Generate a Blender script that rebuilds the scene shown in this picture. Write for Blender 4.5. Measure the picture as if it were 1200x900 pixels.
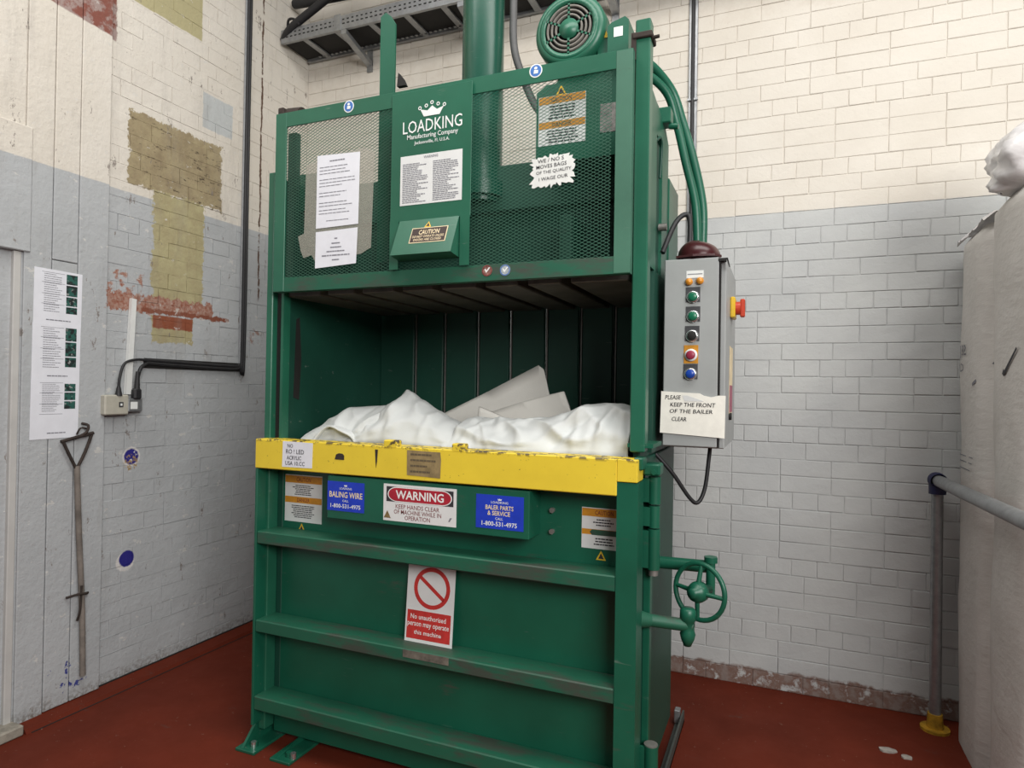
import bpy, bmesh, math, random
from mathutils import Vector, Matrix, noise
random.seed(7)
PI = math.pi
scene = bpy.context.scene
COL = scene.collection
for o in list(bpy.data.objects): bpy.data.objects.remove(o)

# ------------------------------------------------------------ camera
yaw, pit, rol, FPX = math.radians(-22.528), math.radians(0.4865), math.radians(0.9243), 761.6
f = Vector((math.sin(yaw)*math.cos(pit), math.cos(yaw)*math.cos(pit), math.sin(pit)))
r = f.cross(Vector((0, 0, 1))).normalized(); u = r.cross(f)
r2 = r*math.cos(rol)+u*math.sin(rol); u2 = -r*math.sin(rol)+u*math.cos(rol)
cd = bpy.data.cameras.new('camera'); cam = bpy.data.objects.new('camera', cd); COL.objects.link(cam)
cd.sensor_width = 36; cd.lens = FPX/1200*36; cd.clip_start = 0.05
M = Matrix((r2, u2, -f)).transposed().to_4x4(); M.translation = (0, 0, 1.5)
cam.matrix_world = M
scene.camera = cam
# ------------------------------------------------------------ world, daylight, exposure
w = bpy.data.worlds.new('world'); scene.world = w; w.use_nodes = True
w.node_tree.nodes['Background'].inputs[0].default_value = (0.92, 0.96, 1.0, 1)
w.node_tree.nodes['Background'].inputs[1].default_value = 0.08
def area(name, loc, target, sx, sy, power, color):
    l = bpy.data.lights.new(name, 'AREA'); l.shape = 'RECTANGLE'; l.size = sx; l.size_y = sy
    l.energy = power; l.color = color
    o = bpy.data.objects.new(name, l); COL.objects.link(o); o.location = loc
    o.rotation_euler = (Vector(target)-Vector(loc)).to_track_quat('-Z', 'Y').to_euler()
    return o
area('roof_light', (-0.1, 1.2, 4.6), (-0.2, 1.75, 0), 5.2, 1.5, 152, (1.0, 0.98, 0.945))
area('window_light', (2.5, -1.5, 3.1), (-1.0, 2.6, 1.3), 2.8, 1.8, 235, (1.0, 0.985, 0.96))
scene.view_settings.view_transform = 'Standard'
scene.view_settings.look = 'None'
scene.view_settings.gamma = 1.0
scene.view_settings.use_curve_mapping = False
scene.view_settings.exposure = 0.0

# ------------------------------------------------------------ node helper
class NT:
    def __init__(s, name):
        s.m = bpy.data.materials.new(name); s.m.use_nodes = True
        s.t = s.m.node_tree; s.t.nodes.clear()
        s.out = s.t.nodes.new('ShaderNodeOutputMaterial')
        s.b = s.t.nodes.new('ShaderNodeBsdfPrincipled')
        s.t.links.new(s.b.outputs[0], s.out.inputs[0])
        s._p = None
    def set(s, sock, v):
        if isinstance(v, bpy.types.NodeSocket): s.t.links.new(v, sock)
        elif v is not None:
            if hasattr(sock, 'default_value') and sock.type == 'RGBA' and len(v) == 3: v = (*v, 1)
            sock.default_value = v
    def math(s, op, a, b=None, clamp=False):
        n = s.t.nodes.new('ShaderNodeMath'); n.operation = op; n.use_clamp = clamp
        s.set(n.inputs[0], a)
        if b is not None: s.set(n.inputs[1], b)
        return n.outputs[0]
    def pos(s):
        if not s._p:
            g = s.t.nodes.new('ShaderNodeNewGeometry'); x = s.t.nodes.new('ShaderNodeSeparateXYZ')
            s.t.links.new(g.outputs['Position'], x.inputs[0])
            s._p = (x.outputs[0], x.outputs[1], x.outputs[2], g.outputs['Position'])
        return s._p
    def noise(s, scale, detail=4, rough=.6, vec=None, stretch=None):
        n = s.t.nodes.new('ShaderNodeTexNoise')
        v = vec or s.pos()[3]
        if stretch:
            mp = s.t.nodes.new('ShaderNodeMapping'); mp.inputs['Scale'].default_value = stretch
            s.t.links.new(v, mp.inputs[0]); v = mp.outputs[0]
        s.t.links.new(v, n.inputs['Vector'])
        n.inputs['Scale'].default_value = scale; n.inputs['Detail'].default_value = detail
        n.inputs['Roughness'].default_value = rough
        return n.outputs[0]
    def mix(s, fac, a, b):
        n = s.t.nodes.new('ShaderNodeMix'); n.data_type = 'RGBA'
        s.set(n.inputs[0], fac); s.set(n.inputs[6], a); s.set(n.inputs[7], b)
        return n.outputs[2]
    def step(s, v, lo, hi):
        n = s.t.nodes.new('ShaderNodeMapRange'); s.set(n.inputs[0], v)
        n.inputs[1].default_value = lo; n.inputs[2].default_value = hi
        return n.outputs[0]
    def bump(s, h, strength=.3, dist=.01):
        n = s.t.nodes.new('ShaderNodeBump'); n.inputs['Strength'].default_value = strength
        n.inputs['Distance'].default_value = dist; s.t.links.new(h, n.inputs['Height'])
        s.t.links.new(n.outputs[0], s.b.inputs['Normal'])
    def fin(s, color, rough=.6, metal=0, spec=None):
        s.set(s.b.inputs['Base Color'], color); s.set(s.b.inputs['Roughness'], rough)
        s.set(s.b.inputs['Metallic'], metal)
        if spec is not None: s.b.inputs['Specular IOR Level'].default_value = spec
        return s.m

def srgb(r_, g_, b_):
    c = lambda v: (v/255/12.92 if v/255 <= .04045 else ((v/255+.055)/1.055)**2.4)
    return (c(r_), c(g_), c(b_))

def plain(name, col, rough=.6, metal=0, var=.12, scale=30, spec=None):
    n = NT(name); k = n.noise(scale)
    d = tuple(c*(1-var*2) for c in col)
    return n.fin(n.mix(n.step(k, .35, .7), col, d), rough, metal, spec)

# ------------------------------------------------------------ materials
def green_paint(name, col, wear=.62, rough=.38):
    n = NT(name)
    c = n.mix(n.step(n.noise(3.5), .35, .7), col, tuple(v*.78 for v in col))
    sc_ = n.noise(9, 6, .7, stretch=(.35, 1, 1.6))
    c = n.mix(n.step(sc_, wear, wear+.12), c, (.05, .075, .055))
    du = n.noise(60, 3, .6, stretch=(.15, .6, 1))
    c = n.mix(n.math('MULTIPLY', n.step(du, .68, .76), .5), c, (.16, .2, .17))
    n.bump(n.noise(45, 3), .08, .004)
    return n.fin(c, rough)
GREEN = green_paint('green_paint', (.008, .105, .060))
GREEN_UP = green_paint('green_paint_gate', (.017, .125, .073), .7, .36)
GREEN_SC = green_paint('green_paint_scuffed_lit', (.06, .17, .115), .6, .45)  # scuffed green, paler with a whitish reflection and lit mesh strands painted in
GREEN_DK = green_paint('green_paint_chamber_shade', (.008, .062, .040), .66, .5)  # chamber green; its darkness also paints shade on the lower side plate
def dirty_green():
    n = NT('green_paint_dirty')
    c = n.mix(n.step(n.noise(3.5), .35, .7), (.011, .108, .06), (.009, .085, .048))
    sc_ = n.noise(4.5, 6, .7, stretch=(.5, 2, 2))
    c = n.mix(n.step(sc_, .5, .62), c, (.045, .06, .045))
    c = n.mix(n.step(n.noise(11, 6, .8, stretch=(.4, 2, 2)), .62, .72), c, (.085, .08, .065))
    return n.fin(c, .55)
GREEN_DIRTY = dirty_green()
def yellow_paint():
    n = NT('yellow_paint')
    c = n.mix(n.step(n.noise(6), .3, .7), (.80, .60, .040), (.72, .53, .035))
    sp = n.noise(70, 5, .75)
    c = n.mix(n.step(sp, .66, .7), c, (.07, .045, .02))
    z = n.pos()[2]
    edge = n.math('SUBTRACT', 1.0, n.step(n.math('ADD', n.math('SUBTRACT', 1.283, z), n.math('MULTIPLY', n.noise(35, 4), .03)), .008, .018))
    c = n.mix(n.math('MULTIPLY', edge, .0), c, (.1, .06, .02))
    top = n.math('MULTIPLY', n.step(z, 1.268, 1.279), n.step(n.noise(28, 5, .7), .5, .56))
    c = n.mix(top, c, (.06, .042, .028))
    return n.fin(c, .5)
YELLOW = yellow_paint()
def wall_paint(name, line, left=False):
    n = NT(name); x, y, z, P = n.pos()
    nz = n.noise(14, 5, .65); nzf = n.noise(55, 4, .7); big = n.noise(2.2, 3)
    cream = n.mix(n.step(big, .35, .7), (.67, .63, .565), (.62, .575, .505))
    grey = n.mix(n.step(big, .3, .7), (.52, .53, .52), (.44, .45, .45)) if not left else n.mix(n.step(big, .3, .7), (.445, .46, .47), (.395, .41, .42))
    wob = n.math('MULTIPLY', n.math('SUBTRACT', nz, .5), .012)
    c = n.mix(n.step(n.math('ADD', z, wob), line-.002, line+.002), grey, cream)
    # flaked specks
    c = n.mix(n.math('MULTIPLY', n.step(nzf, .70, .74), .55), c, (.30, .26, .22))
    nze = n.math('ADD', n.math('MULTIPLY', n.noise(24, 6, .75), .7), n.math('MULTIPLY', nz, .3))
    def box(a, b, a0, a1, b0, b1, amp=.03, soft=.006):
        m = n.math('MINIMUM', n.math('SUBTRACT', a, a0), n.math('SUBTRACT', a1, a))
        m = n.math('MINIMUM', m, n.math('MINIMUM', n.math('SUBTRACT', b, b0), n.math('SUBTRACT', b1, b)))
        m = n.math('ADD', m, n.math('MULTIPLY', n.math('SUBTRACT', nze, .5), amp*1.5))
        return n.step(m, 0, soft)
    def halfplane(a, b, ka, kb, k, amp=.02):   # ka*a+kb*b > k
        m = n.math('SUBTRACT', n.math('ADD', n.math('MULTIPLY', a, ka), n.math('MULTIPLY', b, kb)), k)
        m = n.math('ADD', m, n.math('MULTIPLY', n.math('SUBTRACT', nz, .5), amp))
        return n.step(m, 0, .006)
    def disc(a, b, a0, b0, rad, amp=.03):
        d = n.math('SQRT', n.math('ADD', n.math('POWER', n.math('SUBTRACT', a, a0), 2), n.math('POWER', n.math('SUBTRACT', b, b0), 2)))
        m = n.math('ADD', n.math('SUBTRACT', rad, d), n.math('MULTIPLY', n.math('SUBTRACT', nzf, .5), amp))
        return n.step(m, 0, .005)
    mul = lambda p, q: n.math('MULTIPLY', p, q)
    if left:
        tan = n.mix(n.step(nz, .35, .68), (.36, .30, .18), (.26, .205, .125))
        tan2 = n.mix(n.step(nz, .35, .68), (.41, .37, .21), (.34, .29, .165))
        red = n.mix(n.step(nzf, .35, .6), (.26, .085, .05), (.38, .24, .19))
        c = n.mix(box(y, z, 2.70, 2.92, 2.955, 3.16, .02), c, (.47, .49, .49))
        c = n.mix(box(y, z, 2.255, 2.845, 2.505, 2.885, .085), c, tan)
        c = n.mix(box(y, z, 2.40, 2.73, 1.93, 2.52, .10), c, tan2)
        c = n.mix(box(y, z, 2.405, 2.665, 1.715, 1.86, .06), c, tan2)
        c = n.mix(box(y, z, 2.41, 2.665, 1.79, 1.865, .02), c, (.25, .075, .038))
        c = n.mix(mul(box(y, z, 2.14, 2.80, 1.865, 1.96, .10), n.step(nz, .38, .44)), c, red)
        c = n.mix(box(y, z, 2.35, 2.92, 1.865, 1.895, .05), c, (.22, .075, .045))
        c = n.mix(mul(box(y, z, 2.15, 2.35, 1.95, 2.06, .08), n.step(nz, .5, .56)), c, red)
        c = n.mix(mul(box(y, z, 2.2, 2.69, 3.0, 4.5, .02), halfplane(y, z, .0, 1.0, 3.43)), c, (.42, .38, .22))
        c = n.mix(mul(box(y, z, 1.60, 2.185, 3.0, 4.5, .04), halfplane(y, z, .05, 1.0, 3.285)), c, n.mix(n.step(nz, .45, .55), (.22, .08, .06), (.33, .25, .23)))
        ero = mul(box(y, z, 2.27, 2.84, 2.50, 2.86, .05), n.step(n.noise(12, 6, .8, stretch=(1, 1, 3.5)), .58, .61))
        c = n.mix(ero, c, (.10, .075, .05))
        gouge = n.step(n.noise(7.5, 6, .8, stretch=(1, 2.2, .9)), .635, .645)
        c = n.mix(mul(gouge, .8), c, (.20, .17, .15))
        chip = n.step(n.noise(13, 5, .7, stretch=(1, 1, 1.8)), .64, .65)
        c = n.mix(mul(chip, .6), c, (.62, .60, .56))
        stain = n.step(n.noise(3.2, 5, .7, stretch=(1, 2.6, .5)), .55, .75)
        c = n.mix(mul(stain, .28), c, (.25, .23, .21))
        # rusty vertical crack
        cr = n.math('ABSOLUTE', n.math('ADD', n.math('SUBTRACT', y, 3.148), mul(n.math('SUBTRACT', n.noise(9, 4, .7), .5), .035)))
        cr = mul(n.math('SUBTRACT', 1.0, n.step(cr, .004, .009)), n.step(z, 2.02, 2.06))
        cr = mul(cr, n.step(nz, .36, .46))
        c = n.mix(cr, c, (.10, .055, .035))
        c = n.mix(mul(disc(y, z, 3.12, 1.80, .05, .06), n.step(nz, .45, .55)), c, (.30, .2, .17))
        blue = (.025, .022, .20)
        c = n.mix(disc(y, z, 2.308, 1.129, .052, .02), c, (.62, .6, .58))
        c = n.mix(mul(disc(y, z, 2.308, 1.129, .042, .01), n.step(nz, .42, .46)), c, blue)
        c = n.mix(mul(disc(y, z, 2.306, 1.10, .042, .03), n.step(nzf, .5, .56)), c, (.36, .24, .10))
        c = n.mix(disc(y, z, 2.286, .605, .052, .02), c, (.62, .6, .58))
        c = n.mix(disc(y, z, 2.294, .617, .043, .012), c, blue)
        c = n.mix(mul(disc(y, z, 2.0, .17, .09, .12), n.step(nz, .60, .62)), c, (.05, .06, .22))
        dirt = mul(n.math('SUBTRACT', 1.0, n.step(n.math('ADD', z, mul(nz, .12)), .07, .16)), n.step(nzf, .42, .6))
        c = n.mix(dirt, c, (.16, .14, .12))
    else:
        base = n.math('SUBTRACT', 1.0, n.step(n.math('ADD', z, mul(n.math('SUBTRACT', n.noise(5, 4, .7), .5), .12)), .085, .10))
        worn = n.mix(n.step(nz, .42, .6), (.17, .085, .06), (.24, .19, .17))
        c = n.mix(mul(base, n.step(nz, .36, .46)), c, worn)
        tray_shade = mul(box(x, z, -3.1, .3, 3.45, 3.70, .12), n.step(nz, .42, .62))
        c = n.mix(mul(tray_shade, .15), c, (.40, .32, .24))  # mottled shade below the cable tray, painted into the wall colour
    h = n.math('ADD', n.noise(26, 4, .6), n.math('MULTIPLY', nzf, .5))
    n.bump(h, .55 if left else .35, .007)
    return n.fin(c, .75, 0, .25)
W_BACK = wall_paint('painted_brick_back', 2.425)
W_LEFT = wall_paint('painted_brick_left', 2.46, True)
def floor_paint():
    n = NT('red_floor_paint'); x, y, z, P = n.pos()
    c = n.mix(n.step(n.noise(3, 4), .35, .7), (.135, .021, .009), (.100, .017, .008))
    c = n.mix(n.step(n.noise(38, 6, .75), .655, .68), c, (.36, .24, .19))
    c = n.mix(n.math('MULTIPLY', n.step(n.noise(7, 6, .8, stretch=(.6, 1.4, 1)), .62, .7), .6), c, (.09, .05, .04))
    n.bump(n.noise(25, 4), .15, .005)
    return n.fin(c, n.step(n.noise(6, 3), -.8, 1.1), 0, .15)
FLOOR = floor_paint()
STEEL = plain('bare_steel', (.30, .29, .27), .45, .6)
GALV = plain('galvanised_steel', (.36, .37, .38), .42, .7)
GREYP = plain('grey_enamel', (.36, .375, .37), .45, 0, .05, 8)
DARK = plain('dark_cable', (.018, .018, .02), .55)
BLACKM = plain('matt_black', (.012, .011, .010), .8)  # black for parts, also painting the dark inside slots and fan cover
RUST = plain('rusty_metal', (.05, .036, .03), .85, .2, .25)
WHITE = plain('white_paper', (.74, .75, .80), .8, 0, .03, 20)
PAPERW = plain('white_vinyl', (.70, .71, .70), .5, 0, .03, 20)
CREAMP = plain('aged_paper', (.88, .86, .78), .8, 0, .06, 20)
CARD = plain('tan_tape', (.30, .22, .10), .8, 0, .2, 30)
INK = plain('black_ink', (.03, .03, .035), .8)
INKG = plain('grey_print', (.22, .22, .25), .8)
INKR = plain('red_brown_print', (.20, .03, .03), .8)
REDS = plain('red_print', (.55, .035, .03), .5)
REDD = plain('crimson_print', (.42, .018, .035), .5)
ORANGE = plain('amber_print', (.62, .27, .02), .5)
BLUE = plain('blue_vinyl', (.012, .045, .50), .45, 0, .08)
BLUEL = plain('light_blue_vinyl', (.05, .17, .50), .45)
WLET = plain('white_print', (.78, .80, .78), .6, 0, .02)
CREAML = plain('cream_print', (.85, .70, .45), .6)
MAROON = plain('maroon_plastic', (.055, .008, .010), .28)
BUTG = plain('green_button', (.01, .16, .08), .3)
BUTB = plain('blue_button', (.01, .06, .38), .3)
BUTR = plain('red_button', (.35, .03, .07), .4)
CHROME = plain('chrome', (.75, .76, .76), .2, .9)
AMBER = plain('amber_lens', (.75, .30, .03), .3)
YELP = plain('yellow_plastic', (.75, .48, .03), .4)
REDP = plain('red_plastic', (.50, .05, .02), .4)
BROWNS = plain('dark_brown_print', (.03, .012, .008), .5)
WHITEP = plain('white_plastic', (.75, .76, .74), .4, 0, .03)
IVORY = plain('ivory_plastic', (.46, .44, .37), .5, 0, .06)
NAVY = plain('navy_fitting', (.012, .014, .06), .5)
DOORP = plain('grey_door_paint', (.52, .51, .49), .6, 0, .06, 8)
def photo_mat():
    n = NT('printed_photo')
    c = n.mix(n.step(n.noise(45, 3), .45, .55), (.010, .016, .016), (.02, .10, .08))
    return n.fin(n.mix(n.step(n.noise(60, 3), .60, .66), c, (.30, .31, .30)), .6)
PHOTO = photo_mat()
def foam_mat(name, col):
    n = NT(name); c = n.mix(n.step(n.noise(7, 4), .35, .7), col, tuple(v*.93 for v in col))
    n.bump(n.noise(90, 3), .12, .004)
    n.b.inputs['Subsurface Weight'].default_value = 0.0
    return n.fin(c, .65, 0, .3)
FOAM = foam_mat('white_foam', (.62, .64, .63))
FOAMB = foam_mat('offwhite_foam_board', (.70, .68, .63))
def wrap_mat():
    n = NT('wrapped_foam')
    c = n.mix(n.step(n.noise(4, 4), .35, .7), (.62, .595, .565), (.55, .525, .495))
    wv = n.noise(5, 3, .6, stretch=(1, 3.2, 7))
    n.bump(n.math('ADD', wv, n.math('MULTIPLY', n.noise(30, 4), .25)), .3, .012)
    return n.fin(c, .6, 0, .35)
WRAP = wrap_mat()
def plastic_mat(name, col, alpha, rough=.25):
    n = NT(name); n.b.inputs['Alpha'].default_value = alpha
    n.bump(n.noise(14, 4), .4, .01)
    return n.fin(col, rough)
SLEEVE = plastic_mat('cloudy_plastic', (.42, .41, .35), .38, .35)
FILM = plastic_mat('plastic_film', (.72, .70, .70), .92, .25)

# ------------------------------------------------------------ mesh helpers
WL = {}
class MB:
    """collects geometry for one mesh object, in world coordinates"""
    def __init__(s): s.v = []; s.f = []; s.smooth = []
    def add(s, vs, fs, smooth=False):
        o = len(s.v); s.v += [tuple(p) for p in vs]
        for q in fs: s.f.append(tuple(i+o for i in q)); s.smooth.append(smooth)
        return s
    def box(s, x0, x1, y0, y1, z0, z1, bev=0.0):
        b = min(bev, abs(x1-x0)*.45, abs(y1-y0)*.45, abs(z1-z0)*.45)
        if b <= 0:
            vs = [(x, y, z) for x in (x0, x1) for y in (y0, y1) for z in (z0, z1)]
            return s.add(vs, [(0,1,3,2),(4,6,7,5),(0,4,5,1),(2,3,7,6),(0,2,6,4),(1,5,7,3)])
        bm = bmesh.new(); bmesh.ops.create_cube(bm, size=1)
        for v in bm.verts: v.co = Vector(((x0+x1)/2+v.co.x*(x1-x0), (y0+y1)/2+v.co.y*(y1-y0), (z0+z1)/2+v.co.z*(z1-z0)))
        bmesh.ops.bevel(bm, geom=bm.edges[:], offset=b, segments=1, affect='EDGES')
        return s.bm(bm)
    def bm(s, bm, smooth=False):
        bm.verts.index_update()
        s.add([v.co[:] for v in bm.verts], [[v.index for v in q.verts] for q in bm.faces], smooth); bm.free(); return s
    def prism(s, poly, axis, a0, a1):
        """poly: 2D points in the two other axes (x,y,z order), extruded along axis"""
        def mk(p, a): q = list(p); q.insert(axis, a); return q
        n = len(poly)
        vs = [mk(p, a0) for p in poly]+[mk(p, a1) for p in poly]
        fs = [tuple(range(n)), tuple(range(2*n-1, n-1, -1))]+[(i, i+n, (i+1) % n+n, (i+1) % n) for i in range(n)]
        return s.add(vs, fs)
    def cyl(s, p0, p1, r0, r1=None, seg=20, caps=True):
        r1 = r0 if r1 is None else r1
        p0, p1 = Vector(p0), Vector(p1); d = (p1-p0).normalized()
        a = d.orthogonal().normalized(); b = d.cross(a)
        vs = []
        for p, rr in ((p0, r0), (p1, r1)):
            for i in range(seg):
                t = 2*PI*i/seg; vs.append(p+a*math.cos(t)*rr+b*math.sin(t)*rr)
        s.add(vs, [(i, (i+1) % seg, (i+1) % seg+seg, i+seg) for i in range(seg)], True)
        if caps: s.add(vs[:seg], [tuple(reversed(range(seg)))]); s.add(vs[seg:], [tuple(range(seg))])
        return s
    def lathe(s, c, d, prof, seg=28):
        """prof: (radius, distance along d)"""
        c, d = Vector(c), Vector(d).normalized(); a = d.orthogonal().normalized(); b = d.cross(a)
        vs = [c+d*h+(a*math.cos(2*PI*i/seg)+b*math.sin(2*PI*i/seg))*rr for rr, h in prof for i in range(seg)]
        fs = [(k*seg+i, k*seg+(i+1) % seg, (k+1)*seg+(i+1) % seg, (k+1)*seg+i) for k in range(len(prof)-1) for i in range(seg)]
        return s.add(vs, fs, True)
    def tube(s, pts, rad, seg=10, sub=6):
        pts = [Vector(p) for p in pts]
        P = []
        if len(pts) > 2 and sub > 1:
            for i in range(len(pts)-1):
                p0 = pts[max(i-1, 0)]; p1 = pts[i]; p2 = pts[i+1]; p3 = pts[min(i+2, len(pts)-1)]
                for k in range(sub):
                    t = k/sub
                    P.append(.5*((2*p1)+(p2-p0)*t+(2*p0-5*p1+4*p2-p3)*t*t+(3*p1-p0-3*p2+p3)*t**3))
            P.append(pts[-1])
        else: P = pts
        vs = []; a = None
        for i, p in enumerate(P):
            d = (P[min(i+1, len(P)-1)]-P[max(i-1, 0)]).normalized()
            a = d.orthogonal().normalized() if a is None else (a-d*a.dot(d)).normalized()
            b = d.cross(a)
            for k in range(seg):
                t = 2*PI*k/seg; vs.append(p+(a*math.cos(t)+b*math.sin(t))*rad)
        n = len(P)
        s.add(vs, [(i*seg+k, i*seg+(k+1) % seg, (i+1)*seg+(k+1) % seg, (i+1)*seg+k) for i in range(n-1) for k in range(seg)], True)
        s.add(vs[:seg], [tuple(reversed(range(seg)))]); s.add(vs[-seg:], [tuple(range(seg))])
        return s
    def torus(s, c, d, R, rr, seg=36, k=10):
        c, d = Vector(c), Vector(d).normalized(); a = d.orthogonal().normalized(); b = d.cross(a)
        vs = []
        for i in range(seg):
            t = 2*PI*i/seg; e = a*math.cos(t)+b*math.sin(t)
            for j in range(k):
                q = 2*PI*j/k; vs.append(c+e*(R+rr*math.cos(q))+d*rr*math.sin(q))
        return s.add(vs, [(i*k+j, ((i+1) % seg)*k+j, ((i+1) % seg)*k+(j+1) % k, i*k+(j+1) % k) for i in range(seg) for j in range(k)], True)
    def build(s, name, mat, parent=None, label=None, cat=None, group=None, kind=None):
        xs = [p[0] for p in s.v]; ys = [p[1] for p in s.v]; zs = [p[2] for p in s.v]
        c = Vector(((min(xs)+max(xs))/2, (min(ys)+max(ys))/2, min(zs)))
        me = bpy.data.meshes.new(name)
        me.from_pydata([(p[0]-c.x, p[1]-c.y, p[2]-c.z) for p in s.v], [], s.f)
        bm = bmesh.new(); bm.from_mesh(me); bmesh.ops.recalc_face_normals(bm, faces=bm.faces[:]); bm.to_mesh(me); bm.free()
        if len(me.polygons) == len(s.smooth): me.polygons.foreach_set('use_smooth', s.smooth)
        me.materials.append(mat)
        o = bpy.data.objects.new(name, me); COL.objects.link(o); o.location = c; WL[o.name] = c
        adopt(o, parent); tag(o, label, cat, group, kind)
        return o
def adopt(o, parent):
    if parent is not None:
        o.parent = parent; o.matrix_parent_inverse = Matrix.Translation(-WL[parent.name])
def tag(o, label=None, cat=None, group=None, kind=None):
    if label: o['label'] = label
    if cat: o['category'] = cat
    if group: o['group'] = group
    if kind: o['kind'] = kind
    return o
def thing(name, loc, label, cat, group=None):
    o = bpy.data.objects.new(name, None); COL.objects.link(o); o.location = loc; o.empty_display_size = .1
    WL[o.name] = Vector(loc); return tag(o, label, cat, group)
def B(*a, bev=0.0): return MB().box(*a, bev=bev)

# text: flat lettering as mesh, fitted to a box given on a plane
def text_geo(body, bold=0.0, shear=0.0):
    cu = bpy.data.curves.new('t', 'FONT'); cu.body = body; cu.offset = bold; cu.shear = shear; cu.resolution_u = 2
    o = bpy.data.objects.new('t', cu); COL.objects.link(o)
    bpy.context.view_layer.update()
    me = bpy.data.meshes.new_from_object(o.evaluated_get(bpy.context.evaluated_depsgraph_get()))
    vs = [tuple(v.co) for v in me.vertices]; fs = [tuple(p.vertices) for p in me.polygons]
    bpy.data.objects.remove(o); bpy.data.curves.remove(cu); bpy.data.meshes.remove(me)
    return vs, fs
class Plane:
    """maps flat (a,b) into the world: kind 'front' faces -y at y, 'left' faces +x at x; free frame allowed"""
    def __init__(s, o, ea, eb, n): s.o, s.ea, s.eb, s.n = Vector(o), Vector(ea), Vector(eb), Vector(n)
    def __call__(s, a, b, h=0): return s.o+s.ea*a+s.eb*b+s.n*h
def front(y): return Plane((0, y, 0), (1, 0, 0), (0, 0, 1), (0, -1, 0))
def leftp(x): return Plane((x, 0, 0), (0, 1, 0), (0, 0, 1), (1, 0, 0))
def flat(mb, pl, poly, h0, h1):
    n = len(poly); vs = [pl(a, b, h0) for a, b in poly]+[pl(a, b, h1) for a, b in poly]
    mb.add(vs, [tuple(range(n)), tuple(range(2*n-1, n-1, -1))]+[(i, i+n, (i+1) % n+n, (i+1) % n) for i in range(n)]); return mb
def rect(a0, a1, b0, b1): return [(a0, b0), (a1, b0), (a1, b1), (a0, b1)]
def ell(a, b, ra, rb, n=24, t0=0, t1=2*PI): return [(a+ra*math.cos(t0+(t1-t0)*i/n), b+rb*math.sin(t0+(t1-t0)*i/n)) for i in range(n)]
def ring(mb, pl, a, b, r0, r1, h, n=28, t0=0., t1=2*PI):
    full = abs(t1-t0-2*PI) < 1e-6; k = n if full else n+1
    vs = []
    for i in range(k):
        t = t0+(t1-t0)*i/n
        vs += [pl(a+r0*math.cos(t), b+r0*math.sin(t), h), pl(a+r1*math.cos(t), b+r1*math.sin(t), h)]
    mb.add(vs, [(2*i, 2*i+1, (2*i+3) % (2*k), (2*i+2) % (2*k)) for i in range(n)])
    return mb
def write(mb, pl, body, a0, a1, b0, b1, h=.0015, bold=0.0, shear=0.0, tilt=0.0):
    vs, fs = text_geo(body, bold, shear)
    x0 = min(v[0] for v in vs); x1 = max(v[0] for v in vs); y0 = min(v[1] for v in vs); y1 = max(v[1] for v in vs)
    sa = (a1-a0)/(x1-x0); sb = (b1-b0)/(y1-y0)
    mb.add([pl(a0+(v[0]-x0)*sa, b0+(v[1]-y0)*sb+tilt*(v[0]-x0)*sa, h) for v in vs], fs)
    return mb
def small_print(mb, pl, a0, a1, b0, b1, rows, h=.0015, centre=False, fill=.45, seed=1):
    rnd = random.Random(seed); dh = (b1-b0)/rows
    for i in range(rows):
        b = b1-(i+.5)*dh; t = dh*fill/2
        L = (a1-a0)*(rnd.uniform(.55, 1) if not centre else rnd.uniform(.6, 1))
        s0 = a0 if not centre else (a0+a1)/2-L/2; p = s0
        while p < s0+L:
            q = min(p+rnd.uniform(.06, .16)*(a1-a0), s0+L)
            flat(mb, pl, rect(p, q, b-t, b+t), h*.5, h); p = q+.018*(a1-a0)
    return mb

# ============================================================ THE SETTING
LX, BY = -3.04, 3.575
fl = MB(); fl.box(-6, 5, -2.5, BY+.3, -.12, 0); tag(fl.build('floor', FLOOR), 'red painted concrete floor with scuffs and chips', None, None, 'structure')
wb = B(LX-.3, 4.2, BY+.002, BY+.3, -.1, 4.6).build('wall_back', W_BACK); tag(wb, 'painted brick wall, cream above grey, behind the baler', None, None, 'structure')
wl_ = B(LX-.3, LX-.002, -2.2, BY+.3, -.1, 4.6).build('wall_left', W_LEFT); tag(wl_, 'flaking painted brick wall left of the baler', None, None, 'structure')

CH, BL = .0835, .2335
def brick_mesh(name, L, axis, seed, proud, gz=.0035):
    rnd = random.Random(seed); hx = L/2; hz = (CH-gz)/2; b = .0025
    j = lambda k: rnd.uniform(-k, k)
    out = [(-hx+j(.0015), -hz+j(.0012)), (hx+j(.0015), -hz+j(.0012)), (hx+j(.0015), hz+j(.0012)), (-hx+j(.0015), hz+j(.0012))]
    inn = [(p[0]-math.copysign(b, p[0]), p[1]-math.copysign(b, p[1])) for p in out]
    vs = []
    for p in out: vs.append((p[0], .008, p[1]))
    for p in out: vs.append((p[0], -.001+j(.0005), p[1]))
    for p in inn: vs.append((p[0], -proud+j(.0012), p[1]))
    if axis == 'x': vs = [(-v[1], v[0], v[2]) for v in vs]
    fs = [(8, 9, 10, 11)]+[(4+i, 4+(i+1) % 4, 8+(i+1) % 4, 8+i) for i in range(4)]+[(i, (i+1) % 4, 4+(i+1) % 4, 4+i) for i in range(4)]
    me = bpy.data.meshes.new(name); me.from_pydata(vs, [], fs)
    bm = bmesh.new(); bm.from_mesh(me); bmesh.ops.recalc_face_normals(bm, faces=bm.faces[:])
    fr = max(bm.faces, key=lambda q: q.calc_area())
    want = Vector((0, -1, 0)) if axis == 'y' else Vector((1, 0, 0))
    if fr.normal.dot(want) < 0: bmesh.ops.reverse_faces(bm, faces=bm.faces[:])
    bm.to_mesh(me); bm.free()
    return me
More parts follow.
